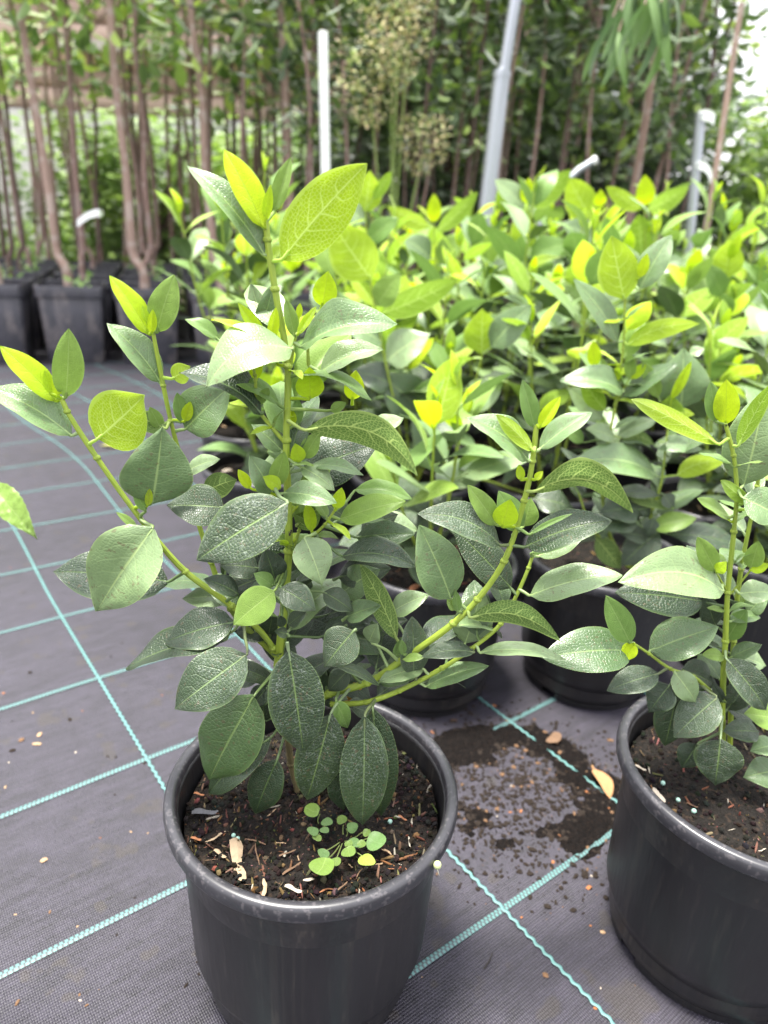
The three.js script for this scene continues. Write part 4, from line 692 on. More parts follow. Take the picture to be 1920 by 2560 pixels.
const LEAF = {
  Y: [soft(leafMap([0.48, 0.64, 0.006], [0.36, 0.50, 0.02], 0.6, 0.25, 0.10), 0.58, 0.03), soft(leafMap([0.40, 0.58, 0.008], [0.38, 0.50, 0.03], 0.6, 0.3, 0.12, 0, 3), 0.56, 0.03)],
  G: [soft(leafMap([0.16, 0.265, 0.040], [0.27, 0.38, 0.10], 0.7, 0.2, 0.14, 0, 5), 0.36, 0.45), soft(leafMap([0.12, 0.22, 0.042], [0.23, 0.34, 0.10], 0.7, 0.2, 0.14, 0, 7), 0.34, 0.5)],
  U: [soft(leafMap([0.30, 0.44, 0.010], [0.50, 0.66, 0.14], 0.9, 0.42, 0.10, 0, 9, 1), 0.58, 0), soft(leafMap([0.20, 0.34, 0.012], [0.42, 0.58, 0.13], 0.9, 0.42, 0.10, 0, 11, 1), 0.54, 0)],
  V: [soft(leafMap([0.085, 0.155, 0.026], [0.36, 0.46, 0.13], 0.9, 0.42, 0.12, 0, 10, 1), 0.32, 0.15), soft(leafMap([0.070, 0.130, 0.026], [0.32, 0.42, 0.12], 0.9, 0.42, 0.12, 0, 12, 1), 0.30, 0.15)],
  P: [firm(leafMap([0.135, 0.200, 0.085], [0.30, 0.40, 0.15], 0.7, 0.08, 0.14, 0.05, 13), 0.32, 0.0004), firm(leafMap([0.088, 0.148, 0.054], [0.26, 0.36, 0.13], 0.7, 0.10, 0.16, 0.06, 15), 0.32, 0.0005)],
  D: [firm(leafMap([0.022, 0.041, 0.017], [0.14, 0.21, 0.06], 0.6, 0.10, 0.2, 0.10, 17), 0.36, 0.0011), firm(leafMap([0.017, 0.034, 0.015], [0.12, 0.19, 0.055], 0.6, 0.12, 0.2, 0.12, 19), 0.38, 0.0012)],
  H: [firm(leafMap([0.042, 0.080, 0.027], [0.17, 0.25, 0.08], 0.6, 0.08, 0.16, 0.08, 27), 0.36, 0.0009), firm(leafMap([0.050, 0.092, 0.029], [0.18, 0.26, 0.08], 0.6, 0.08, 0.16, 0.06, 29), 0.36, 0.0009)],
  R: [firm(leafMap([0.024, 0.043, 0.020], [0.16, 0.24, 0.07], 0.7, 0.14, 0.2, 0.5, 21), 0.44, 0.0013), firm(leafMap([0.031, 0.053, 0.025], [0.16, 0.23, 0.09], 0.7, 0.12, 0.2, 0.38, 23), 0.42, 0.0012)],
  O: [soft(leafMap([0.48, 0.24, 0.05], [0.45, 0.30, 0.10], 0.6, 0.2, 0.15, 0, 25), 0.3, 0.1)],
};
for (const k in LEAF) LEAF[k].forEach((m) => { m.name = 'leaf_' + k.toLowerCase(); });
const stemMap = texture(64, 256, (u, v) => { const n = fbm(u * 4, v * 40, 111, 0, 3), l = vnoise(u * 26, v * 4, 113); return [0.16 + 0.09 * n + 0.04 * l, 0.235 + 0.10 * n + 0.04 * l, 0.030]; });
const stemMat = phys({ map: stemMap, roughness: 0.6, bumpMap: texture(64, 128, (u, v) => vnoise(u * 22, v * 60, 115), { srgb: false }), bumpScale: 0.0004 });
const woodMap = texture(64, 256, (u, v) => { const n = fbm(u * 5, v * 30, 117, 0, 4); return [0.10 + 0.08 * n, 0.085 + 0.055 * n, 0.04 + 0.02 * n]; });
const oldStemMat = std({ map: woodMap, roughness: 0.8 });

// outline of a blade: narrow at both ends, broadest a little below the middle
const blade = (t, q = 0.92) => { const m = 0.7 / (0.7 + q); return (Math.pow(t, 0.7) * Math.pow(1 - t, q)) / (Math.pow(m, 0.7) * Math.pow(1 - m, q)); };
// blade in its own axes: z along, y up from the upper face, x across; lengths in metres
function leafGeometry(L, W, foldDeg, bow, side, nx, nz, petiole, wob = 0, key = 1) {
  const P = [], U = [], I = [], f = THREE.MathUtils.degToRad(foldDeg);
  for (let j = 0; j <= nz; j++) {
    const t = 0.004 + 0.994 * Math.pow(j / nz, 0.92), hw = W / 2 * blade(t, 0.90 + 0.28 * clamp((W / L - 0.5) / 0.4)), mid = 4 * t * (1 - t);
    const twist = 0.32 * (hash(Math.round(key), 7) - 0.5) * (t - 0.2), cT = Math.cos(twist), sT = Math.sin(twist), cx = side * L * mid, cy = bow * L * (mid - 0.0) - bow * L * 0.25 * t * t;
    const open = f * (0.45 + 0.55 * Math.sin(Math.PI * clamp(t * 1.1)));
    for (let i = 0; i <= nx; i++) {
      const s = (i / nx) * 2 - 1, a = Math.abs(s), e = s < 0 ? 0 : 5;
      const ripple = wob * W * a * a * (0.6 * Math.sin(t * 9 + e + key) + 0.4 * Math.sin(t * 17 + 2 * e + key * 3));
      // the tissue between the side veins is slightly raised
      const puff = 0.016 * W * Math.sin(Math.PI * clamp(a)) * Math.abs(Math.sin(Math.PI * (t - 0.12 * a - 0.2 * a * a * a) * 6.5));
      const px = s * hw * Math.cos(open), py = hw * (a * Math.sin(open) - 0.10 * a * a) + ripple + puff; P.push(cx + px * cT - py * sT, cy + px * sT + py * cT, t * L);
      U.push(key % 2 ? i / nx : 1 - i / nx, t);
      if (i < nx && j < nz) { const q = j * (nx + 1) + i; I.push(q, q + nx + 1, q + 1, q + 1, q + nx + 1, q + nx + 2); }
    }
  }
  const g = buffer(P, null, U, I);
  if (!petiole) return g;
  const p = petiole.clone(), m = V3(0, 0, 0).lerp(p, 0.5).add(V3(0, -0.06 * p.length(), 0.03 * p.length()));
  const q = tube([p, m, V3(0, -0.0002, 0), V3(side * L * 0.3, bow * L * 0.3 - 0.0004, L * 0.09)], 0.0016, 0.0010, 5, 7);
  const uv = q.attributes.uv; for (let i = 0; i < uv.count; i++) uv.setXY(i, 0.5, 0.3);
  return mergeGeometries([g, q]);
}
const Mtx = (base, tip, normal) => {
  const z = tip.clone().sub(base).normalize(), x = V3().crossVectors(normal, z).normalize(), y = V3().crossVectors(z, x);
  return new THREE.Matrix4().makeBasis(x, y, z).setPosition(base);
};
const mm = (a, i = 0) => V3(a[i] / 1000, a[i + 1] / 1000, a[i + 2] / 1000);
function placedShrub(data, name, label, group, nx, nz, onto) {
  const first = onto ? onto.position : mm(data.stems[0][0][0]), root = onto ?? thing(name, label, 'shrub', [first.x, first.y, first.z], 0, group);
  data.stems.forEach(([pts, r0, r1, woody], k) => {
    const path = pts.map((p) => mm(p).sub(first));
    const s = mesh('stem', tube(path, r0 / 1000, r1 / 1000, 8, path.length * 4, 0.18), woody ? oldStemMat : stemMat, root);
    for (let i = 1; i < path.length - 1; i++) { // swollen joints where leaf pairs sit
      const r = (r0 + (r1 - r0) * i / path.length) / 1000, kn = new THREE.SphereGeometry(r * 1.32, 8, 6); kn.scale(1, 0.8, 1);
      const o = mesh('joint', kn, woody ? oldStemMat : stemMat, s); o.position.copy(path[i]);
    }
  });
  data.leaves.forEach((r, k) => {
    const b = mm(r).sub(first), t = mm(r, 3).sub(first), n = V3(r[6], r[7], r[8]), L = b.distanceTo(t), M = Mtx(b, t, n), p = mm(r, 13).sub(first).applyMatrix4(M.clone().invert());
    const g = leafGeometry(L, r[9] / 1000, r[10], r[11] / 100, r[12] / 100, nx, nz, p, 0.022 + 0.026 * hash(k, 3), k);
    const m = mesh('leaf', g, LEAF[r[16]][k % LEAF[r[16]].length], root);
    m.applyMatrix4(M);
  });
  return root;
}

// ------------------------------------------------------------------ round nursery pots with potting soil
const plasticMap = texture(512, 256, (u, v) => { // black plastic with dried splashes and fine scuffs
  const n = fbm(u * 16, v * 8, 121, 0, 4), s = smooth(0.70, 0.78, fbm(u * 120, v * 60, 125, 0, 2)), d = smooth(0.52, 0.72, fbm(u * 10, v * 5, 127, 0, 5)) + 0.5 * smooth(0.6, 0.75, vnoise(u * 160, v * 5, 129)) * smooth(0.45, 0.6, fbm(u * 6, v * 4, 139, 0, 3)), k = 0.0055 + 0.006 * n;
  return mix3([k, k * 0.98, k * 1.12], [0.042, 0.036, 0.031], clamp(0.6 * s * (0.25 + d) + 0.30 * d));
});
const plasticRough = texture(256, 256, (u, v) => clamp(0.40 + 0.28 * (fbm(u * 24, v * 24, 131, 24, 4) - 0.5)), { srgb: false });
const plastic = std({ map: rep(plasticMap, 2, 1), roughnessMap: plasticRough, roughness: 1, bumpMap: rep(texture(128, 128, (u, v) => fbm(u * 32, v * 32, 133, 32, 2), { srgb: false }), 6, 3), bumpScale: 0.0003 });
const lipMap = texture(512, 64, (u, v) => { const n = fbm(u * 40, v * 5, 135, 0, 4), s = smooth(0.62, 0.7, fbm(u * 130, v * 12, 137, 0, 3)), k = 0.020 + 0.009 * n; return mix3([k, k * 0.98, k * 1.15], [0.11, 0.10, 0.105], 0.4 * s); });
const lipMat = std({ map: rep(lipMap, 2, 1), roughness: 0.34 });
const soilMap = texture(512, 512, (u, v) => { const n = fbm(u * 20, v * 20, 141, 20, 5), f = fbm(u * 90, v * 90, 143, 90, 2), k = 0.004 + 0.0115 * n * (0.5 + f); const red = smooth(0.62, 0.72, fbm(u * 64, v * 64, 147, 64, 2)); return mix3([k * 1.06, k * 0.90, k * 0.78], [0.040, 0.026, 0.018], 0.45 * red); });
const soilMat = phys({ map: soilMap, specularIntensity: 0.3, roughness: 0.95, bumpMap: rep(texture(256, 256, (u, v) => fbm(u * 32, v * 32, 149, 32, 4), { srgb: false }), 3, 3), bumpScale: 0.004 });
const lathe = (pts, seg = 96, from = 0, arc = Math.PI * 2) => new THREE.LatheGeometry(pts.map(([r, y]) => new THREE.Vector2(r, y)), seg, from, arc);
const SOIL = 0.205;
const SHADES = { p: lin(0.30, 0.22, 0.14), b: lin(0.13, 0.075, 0.042), t: lin(0.33, 0.22, 0.13), o: lin(0.26, 0.105, 0.045), w: lin(0.36, 0.31, 0.25), g: lin(0.11, 0.11, 0.115), d: lin(0.018, 0.013, 0.01) };
const grain = texture(64, 128, (u, v) => { const n = fbm(u * 14, v * 3, 151, 0, 4); const k = 0.6 + 0.7 * n; return [k, k, k]; });
const SHADE_MAT = {}; for (const k in SHADES) SHADE_MAT[k] = std({ color: SHADES[k], map: grain, roughness: 0.88 });
const crumbGeo = (() => { const g = new THREE.IcosahedronGeometry(1, 0); const p = g.attributes.position; for (let i = 0; i < p.count; i++) { const k = 0.75 + 0.5 * hash(Math.round(p.getX(i) * 99), Math.round(p.getY(i) * 99 + p.getZ(i) * 31)); p.setXYZ(i, p.getX(i) * k, p.getY(i) * k * 0.75, p.getZ(i) * k); } g.computeVertexNormals(); return g; })();
const crumbMat = phys({ color: lin(1, 1, 1), roughness: 0.95, specularIntensity: 0.4 });
const chipShapes = [0, 1, 2, 3].map((s) => { // splinters and flakes of bark, one unit long
  const n = 7, P = [], I = [];
  for (let i = 0; i <= n; i++) {
    const t = i / n, w = (0.06 + 0.11 * s / 3) * (0.55 + 0.6 * hash(i, s, 5)) * Math.pow(Math.sin(Math.PI * clamp(t * 0.86 + 0.07)), 0.5), b = 0.05 * Math.sin(t * 5 + s * 2), l = 0.05 * Math.sin(Math.PI * t) * (s % 2 ? 1 : 0.3) + 0.02 * hash(i, s, 9);
    P.push(t - 0.5, l, b - w, t - 0.5, l + w * 0.55, b - w * 0.2, t - 0.5, l + w * 0.25, b + w, t - 0.5, l - w * 0.25, b);
    if (i) { const q = i * 4; for (let k = 0; k < 4; k++) { const a = q - 4 + k, c = q - 4 + (k + 1) % 4; I.push(a, a + 4, c, c, a + 4, c + 4); } }
  }
  I.push(0, 1, 2, 0, 2, 3, n * 4, n * 4 + 2, n * 4 + 1, n * 4, n * 4 + 3, n * 4 + 2);
  return toCreasedNormals(buffer(P, null, P.flatMap((v, i) => (i % 3 === 0 ? [v + 0.5, P[i + 2] * 3 + 0.5] : [])), I), 0.6);
});
function soilHeight(x, z, s) { return 0.010 * (fbm(x * 26 + s, z * 26, 153, 0, 3) - 0.5) + 0.008 * (fbm(x * 90 + s, z * 90, 157, 0, 3) - 0.5); }
// the wall, the rolled lip and the foot of one pot, shared by all of them
const H0 = 0.235, RT = 0.1335, RB = 0.105;
const wallGeo = lathe([[RB - 0.014, 0.012], [RB - 0.003, 0.0125], [RB, 0.0155], [RB + 0.0005, 0.021], [RB + 0.0012, 0.024], [RB + (RT - RB - 0.013) * 0.72, 0.170], [RB + (RT - RB - 0.013) * 0.73, 0.1725], [RB + (RT - RB - 0.013) * 0.74 + 0.0024, 0.1745], [RT - 0.0085, 0.2235], [RT - 0.0085, 0.2265], [RT - 0.0125, 0.2265], [RT - 0.0130, 0.221], [RB + 0.010, 0.06], [RB - 0.004, 0.02], [0.001, 0.019]], 112);
const lipGeo = lathe([[-0.0083, 0.2195], [-0.0028, 0.2198], [-0.0012, 0.2206], [-0.0005, 0.2225], [0, 0.2275], [-0.0006, 0.2318], [-0.0018, 0.2340], [-0.0038, 0.2353], [-0.0072, 0.2356], [-0.0098, 0.2344], [-0.0112, 0.2318], [-0.0120, 0.2270], [-0.0122, 0.2225]].map(([r, y]) => [RT + r, y]), 128);
const footGeo = lathe([[RB - 0.014, 0], [RB - 0.005, 0], [RB - 0.0035, 0.002], [RB - 0.0028, 0.0115]], 22, 0.12, Math.PI / 2 - 0.24);
function soilPart(parent, s, crumbs, chips, granules, world) {
  const R = RT - 0.0165, nr = 30, na = 84, P = [], U = [], I = [];
  for (let j = 0; j <= nr; j++) for (let i = 0; i <= na; i++) {
    const r = R * j / nr, a = (i / na) * Math.PI * 2, x = r * Math.cos(a), z = r * Math.sin(a), e = smooth(0.7, 1, j / nr);
    P.push(x, SOIL + soilHeight(x, z, s) * (j ? 1 : 1) - 0.004 * e, z); U.push(x * 4, z * 4);
    if (i < na && j < nr) { const q = j * (na + 1) + i; I.push(q, q + 1, q + na + 1, q + 1, q + na + 2, q + na + 1); }
  }
  const soil = mesh('soil', buffer(P, null, U, I), soilMat, parent);
  const im = new THREE.InstancedMesh(crumbGeo, crumbMat, crumbs); im.name = 'soil_crumbs'; im.castShadow = im.receiveShadow = true; im.userData.kind = 'stuff';
  const o = new THREE.Object3D(), c = new THREE.Color();
  for (let i = 0; i < crumbs; i++) {
    const r = R * 0.985 * Math.sqrt(rnd()), a = rr(0, 6.283), x = r * Math.cos(a), z = r * Math.sin(a), q = rnd(), k = 0.0006 + 0.0028 * Math.pow(rnd(), 4);
    o.position.set(x, SOIL + soilHeight(x, z, s) + k * 0.25, z); o.rotation.set(rr(0, 6), rr(0, 6), rr(0, 6));
    const long = q > 0.80; o.scale.set(k * (long ? rr(1.4, 3.4) : 1), k * (long ? 0.4 : 1), k * (long ? 0.45 : 1)); o.updateMatrix(); im.setMatrixAt(i, o.matrix);
    if (q < 0.74) c.setRGB(0.005 + 0.009 * rnd(), 0.004 + 0.0065 * rnd(), 0.0035 + 0.0045 * rnd()); else if (q < 0.9) c.setRGB(rr(0.05, 0.13), rr(0.03, 0.075), rr(0.018, 0.04)); else if (q < 0.985) c.setRGB(rr(0.09, 0.17), rr(0.055, 0.115), rr(0.03, 0.07)); else c.setRGB(0.3, 0.27, 0.22);
    im.setColorAt(i, c);
  }
  soil.add(im);
  for (const [wx, wz, len, deg, kind] of chips) {
    const x = wx - world[0], z = wz - world[1]; if (Math.hypot(x, z) > R - 0.004) continue;
    const m = mesh('bark_chip', chipShapes[Math.abs(deg) % 4], SHADE_MAT[kind], soil), l = len / 1000 * 1.2; m.scale.set(l, l * 0.9, l * (kind === 'b' ? 0.55 : 1.15));
    m.position.set(x, SOIL + soilHeight(x, z, s) + 0.0022, z); m.rotation.set(rr(-0.3, 0.3), -THREE.MathUtils.degToRad(deg), rr(-0.12, 0.12));
  }
  for (const [wx, wz] of granules) {
    const x = wx - world[0], z = wz - world[1]; if (Math.hypot(x, z) > R - 0.004) continue;
    const g = mesh('fertiliser_granule', granuleGeo, granuleMat, soil); g.position.set(x, SOIL + soilHeight(x, z, s) + 0.0018, z); g.scale.setScalar(rr(0.9, 1.2));
  }
}
const granuleGeo = new THREE.SphereGeometry(0.0021, 10, 8), granuleMat = std({ color: lin(0.30, 0.48, 0.40), roughness: 0.45 });
function pot(label, x, z, turn, { crumbs = 350, chips = [], granules = [], group = 'round pots of the leafy shrubs' } = {}) {
  const g = thing('plant_pot', label, 'pot', [x, heightAt(x, z) - 0.0006, z], 0, group), s = Math.round(x * 977 + z * 313);
  mesh('wall', wallGeo, plastic, g).rotation.y = turn;
  mesh('lip', lipGeo, lipMat, g).rotation.y = turn;
  for (let k = 0; k < 4; k++) mesh('foot', footGeo, plastic, g).rotation.y = turn + k * Math.PI / 2;
  if (!chips.length) chips = Array.from({ length: 9 }, () => [x + rr(-0.09, 0.09), z + rr(-0.09, 0.09), rr(7, 22), Math.round(rr(0, 180)), pick(['b', 'p', 't', 'o', 'w'])]);
  soilPart(g, s, crumbs, chips, granules, [x, z]);
  return g;
}
const PM = [-0.05, -0.508], PC = [0.384, -0.562], PB = [0.364, -1.045], PA = [0.080, -1.004];
pot('black plastic pot under the tall shrub, round-leaved weeds in its soil', ...PM, 0.4, { crumbs: 4500, chips: mainChips, granules: mainGranules });
pot('black plastic pot cut off by the corner, green granules on its soil', ...PC, 1.9, { crumbs: 1500, chips: cornerChips, granules: cornerGranules });
placedShrub(mainShrub, 'evergreen_shrub', 'tall branching evergreen shrub in front, bright yellow-green shoot tips above dark lower leaves', 'leafy evergreen shrubs', 8, 15);
placedShrub(cornerShrub, 'evergreen_shrub', 'evergreen shrub with a straight stem in the pot cut off by the picture corner', 'leafy evergreen shrubs', 8, 14);

// ------------------------------------------------------------------ the block of shrubs behind
const variants = [[0.50, 10, 0.06], [0.44, 20, 0.10], [0.54, 6, 0.04], [0.40, 28, 0.09], [0.47, 14, 0.13]].map(([w, f, b], k) => { const q = leafGeometry(1, w, f, b, 0, 4, 7, null, 0.02, k), p = tube([V3(0, -0.03, -0.13), V3(0, -0.012, -0.06), V3(0, 0, 0), V3(0, 0.03, 0.1)], 0.016, 0.008, 4, 4), uv = p.attributes.uv; for (let i = 0; i < uv.count; i++) uv.setXY(i, 0.5, 0.3); return mergeGeometries([q, p]); });
function addLeaf(parent, base, dir, normal, len, kind) {
  const m = mesh('leaf', pick(variants), pick(LEAF[kind]), parent);
  m.applyMatrix4(Mtx(base, base.clone().add(dir), normal)); m.scale.setScalar(len); return m;
}
function grownShrub(label, x, z, top, shoots, spacing) {
  const root = thing('evergreen_shrub', label, 'shrub', [x, SOIL, z], 0, 'leafy evergreen shrubs'), H = top - SOIL;
  for (let k = 0; k < shoots; k++) {
    const az = (k / shoots) * 6.283 + rr(-0.5, 0.5), lean = k === 0 ? rr(0, 0.2) : rr(0.25, 0.7), h = H * (k === 0 ? 1 : rr(0.62, 0.97)), out = h * lean * 0.55;
    const pts = [V3(rr(-0.01, 0.01), -0.012, rr(-0.01, 0.01)), V3(Math.cos(az) * out * 0.45, h * 0.3, Math.sin(az) * out * 0.45), V3(Math.cos(az) * out * 0.85, h * 0.65, Math.sin(az) * out * 0.85), V3(Math.cos(az) * out * 1.0 + rr(-0.012, 0.012), h, Math.sin(az) * out + rr(-0.012, 0.012))];
    mesh('stem', tube(pts, 0.0036, 0.0014, 6, 12), stemMat, root);
    const c = new THREE.CatmullRomCurve3(pts), len = c.getLength(), n = Math.max(3, Math.round(len * 0.86 / spacing));
    for (let i = 0; i < n; i++) {
      const t = 1 - (i + 0.55) / n * 0.86, p = c.getPointAt(clamp(t, 0, 1)), up = c.getTangentAt(clamp(t, 0, 1)), age = i / n, a0 = az + (i % 2 ? Math.PI / 2 : 0) + rr(-0.4, 0.4);
      for (const s of [0, Math.PI]) {
        if (i > 1 && rnd() < 0.10) continue;
        const rise = i === 0 ? rr(0.45, 1.0) : clamp(0.75 - age * 0.9 + rr(-0.25, 0.25), -0.5, 1), a = a0 + s, d = V3(Math.cos(a) * Math.cos(rise), Math.sin(rise), Math.sin(a) * Math.cos(rise)).normalize();
        const nrm = V3(0, 1, 0).addScaledVector(d, -d.y).addScaledVector(V3(-Math.sin(a), 0, Math.cos(a)), rr(-0.45, 0.45)).normalize();
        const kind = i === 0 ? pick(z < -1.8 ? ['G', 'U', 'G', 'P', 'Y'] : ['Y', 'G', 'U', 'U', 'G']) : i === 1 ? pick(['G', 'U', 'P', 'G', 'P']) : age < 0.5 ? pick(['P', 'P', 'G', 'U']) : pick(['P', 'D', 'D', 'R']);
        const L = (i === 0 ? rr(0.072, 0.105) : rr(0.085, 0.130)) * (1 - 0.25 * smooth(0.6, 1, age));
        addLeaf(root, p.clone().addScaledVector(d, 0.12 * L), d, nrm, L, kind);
      }
    }
    const end = c.getPointAt(1), tip = c.getTangentAt(1); // opening bud
    for (const s of [0, 1]) { const a = az + s * Math.PI + 0.6, d = tip.clone().multiplyScalar(1.6).add(V3(Math.cos(a) * 0.35, 0, Math.sin(a) * 0.35)).normalize(); addLeaf(root, end, d, V3(-Math.cos(a), 0.25, -Math.sin(a)).normalize(), rr(0.030, 0.058), pick(['Y', 'Y', 'U'])); }
  }
  return root;
}
const SOME = 'black plastic pot of the shrub';
pot('black plastic pot close behind the front pot, half hidden by leaves', ...PA, 0.9, { crumbs: 400 });
pot('black plastic pot with a stepped foot right behind the corner pot', ...PB, 2.3, { crumbs: 400 });
placedShrub(secondShrub, 'evergreen_shrub', 'evergreen shrub in the stepped pot, large bright leaf pair at its top', 'leafy evergreen shrubs', 6, 10);
grownShrub('low evergreen shrub in the pot close behind the front pot', PA[0], PA[1], 0.50, 4, 0.052);
const rows = [[-1.10, [0.655]], [-1.36, [-0.235, 0.055, 0.345, 0.635, 0.925]], [-1.65, [-0.33, -0.04, 0.25, 0.54, 0.83, 1.12]], [-1.94, [-0.42, -0.13, 0.16, 0.45, 0.74, 1.03, 1.32]], [-2.23, [-0.40, -0.14, 0.12, 0.40, 0.69, 0.98, 1.27, 1.50]], [-2.52, [-0.42, -0.17, 0.09, 0.36, 0.65, 0.94, 1.23, 1.52]], [-2.80, [-0.45, -0.20, 0.05, 0.32, 0.61, 0.90, 1.19, 1.48, 1.74]]];
rows.forEach(([z, xs], r) => xs.forEach((x0, i) => {
  const x = x0 + rr(-0.025, 0.025), zz = z + rr(-0.03, 0.03) - (r === 1 && i === 0 ? 0.03 : 0), first = r === 0;
  const where = first ? 'beside the stepped pot at the picture edge' : 'in the ' + ORD[r] + ' row of the block, ' + (i ? ORD[i] + ' from its left end' : 'at its left end');
  pot('black plastic pot ' + where, x, zz, rr(0, 6), { crumbs: r < 2 ? 250 : 60 });
  const tops = { '1,0': 0.52, '1,4': 0.76, '2,3': 0.74, '2,4': 0.78, '3,2': 0.72, '3,4': 0.80, '3,5': 0.80, '4,3': 0.83, '4,5': 0.84 };
  const grown = grownShrub('evergreen shrub ' + where, x, zz, tops[r + ',' + i] ?? rr(0.56, 0.82), r < 3 ? 5 : 5, r < 3 ? 0.062 : 0.072);
  const more = extraShoots[r + ',' + i]; if (more) placedShrub(more, '', '', '', 5, 9, grown);
}));

// ------------------------------------------------------------------ young trees in square tubs
const barkMap = texture(128, 512, (u, v) => { const n = fbm(u * 6, v * 24, 161, 0, 5), ring = smooth(0.6, 0.75, vnoise(u * 3, v * 70, 163)), k = 0.75 + 0.6 * n; return mix3([0.27 * k, 0.185 * k, 0.15 * k], [0.42, 0.36, 0.32], 0.45 * ring); });
const barkMats = [std({ map: barkMap, roughness: 0.8 }), std({ map: barkMap, color: lin(0.85, 0.80, 0.84), roughness: 0.8 }), std({ map: barkMap, color: lin(0.36, 0.33, 0.34), roughness: 0.85 })];
const greenery = (c, t = 0.35) => phys({ color: c, roughness: 0.95, transmission: t, thickness: 0, clearcoat: 0.3, clearcoatRoughness: 0.4, vertexColors: true, side: THREE.DoubleSide });
const crownMat = greenery(lin(1.15, 1.15, 1.15), 0.5);
const ring = (y, h, c) => { const p = []; for (let q = 0; q < 4; q++) for (let k = 0; k < 4; k++) { const a = q * Math.PI / 2 + k / 3 * Math.PI / 2; const sx = [1, -1, -1, 1][q], sz = [1, 1, -1, -1][q]; p.push([sx * (h - c) + c * Math.cos(a), y, sz * (h - c) + c * Math.sin(a)]); } return p; };
function rings(list, closeBottom = true) { // stacked rounded squares
  const P = [], I = [], n = 16; list.forEach(([y, h, c]) => ring(y, h, c).forEach((p) => P.push(...p)));
  for (let j = 0; j < list.length - 1; j++) for (let k = 0; k < n; k++) { const a = j * n + k, b = j * n + (k + 1) % n; I.push(a, a + n, b, b, a + n, b + n); }
  return toCreasedNormals(buffer(P, null, P.flatMap((v, i) => (i % 3 === 0 ? [v * 2 + P[i + 2], P[i + 1] * 2] : [])), I), 0.7);
}
const tubWall = rings([[0, 0.118, 0.02], [0.01, 0.122, 0.02], [0.30, 0.140, 0.024], [0.306, 0.137, 0.022], [0.05, 0.118, 0.02], [0.02, 0.10, 0.02]]);
const tubRim = rings([[0.300, 0.1415, 0.025], [0.304, 0.147, 0.026], [0.352, 0.1495, 0.027], [0.356, 0.147, 0.026], [0.354, 0.1405, 0.023], [0.30, 0.1385, 0.022]]);
const tubSoil = (() => { const g = new THREE.PlaneGeometry(0.272, 0.272, 10, 10); g.rotateX(-Math.PI / 2); const p = g.attributes.position; for (let i = 0; i < p.count; i++) p.setY(i, 0.318 + 0.02 * fbm(p.getX(i) * 20, p.getZ(i) * 20, 171)); g.computeVertexNormals(); return g; })();
const tubMat = std({ map: plasticMap, color: lin(4.2, 4.2, 4.8), roughness: 0.5 });
function crown(n, len, spread, size, tones, drop = 0.2, slim = 0.5) { // leaves set round an upright axis of that length; unit geometry shared by several trees
  const P = [], C = [], I = [], U = [], v = [V3(), V3(), V3(), V3()];
  for (let i = 0; i < n; i++) {
    const y = len * Math.pow(rnd(), 0.8), a = rr(0, 6.283), r = spread * Math.sqrt(rnd()) * (0.35 + 0.65 * smooth(0, 0.35, y / len)), c = V3(r * Math.cos(a), y, r * Math.sin(a)), L = size * rr(0.6, 1.25), e = rr(0, 6.283), up = rr(-0.9, 0.5) - drop;
    const d = V3(Math.cos(e) * Math.cos(up), Math.sin(up), Math.sin(e) * Math.cos(up)), s = V3(-Math.sin(e), rr(-0.6, 0.6), Math.cos(e)).normalize(), f = V3().crossVectors(d, s).multiplyScalar(L * 0.10), t = pick(tones), k = rr(0.75, 1.25), q = P.length / 3;
    const pts = [c, c.clone().addScaledVector(d, L * 0.45).addScaledVector(s, L * slim / 2).add(f), c.clone().addScaledVector(d, L), c.clone().addScaledVector(d, L * 0.45).addScaledVector(s, -L * slim / 2).add(f), c.clone().addScaledVector(d, L * 0.75).addScaledVector(s, L * slim * 0.36).add(f), c.clone().addScaledVector(d, L * 0.75).addScaledVector(s, -L * slim * 0.36).add(f)];
    for (const p of pts) { P.push(p.x, p.y, p.z); C.push(t[0] * k, t[1] * k, t[2] * k); U.push(0, 0); }
    I.push(q, q + 1, q + 4, q, q + 4, q + 2, q, q + 2, q + 5, q, q + 5, q + 3);
  }
  return buffer(P, null, U, I, C);
}
const FRESH = [[0.16, 0.27, 0.05], [0.22, 0.34, 0.055], [0.13, 0.22, 0.055], [0.31, 0.42, 0.07]], DARK = [[0.055, 0.095, 0.035], [0.075, 0.125, 0.042], [0.10, 0.16, 0.05], [0.042, 0.078, 0.032], [0.14, 0.22, 0.055]];
const treeCrowns = [0, 1, 2, 3].map(() => crown(95, 1.2, 0.36, 0.105, FRESH));
const slimCrowns = [0, 1, 2, 3].map(() => crown(260, 1.45, 0.32, 0.085, [...FRESH, ...DARK]));
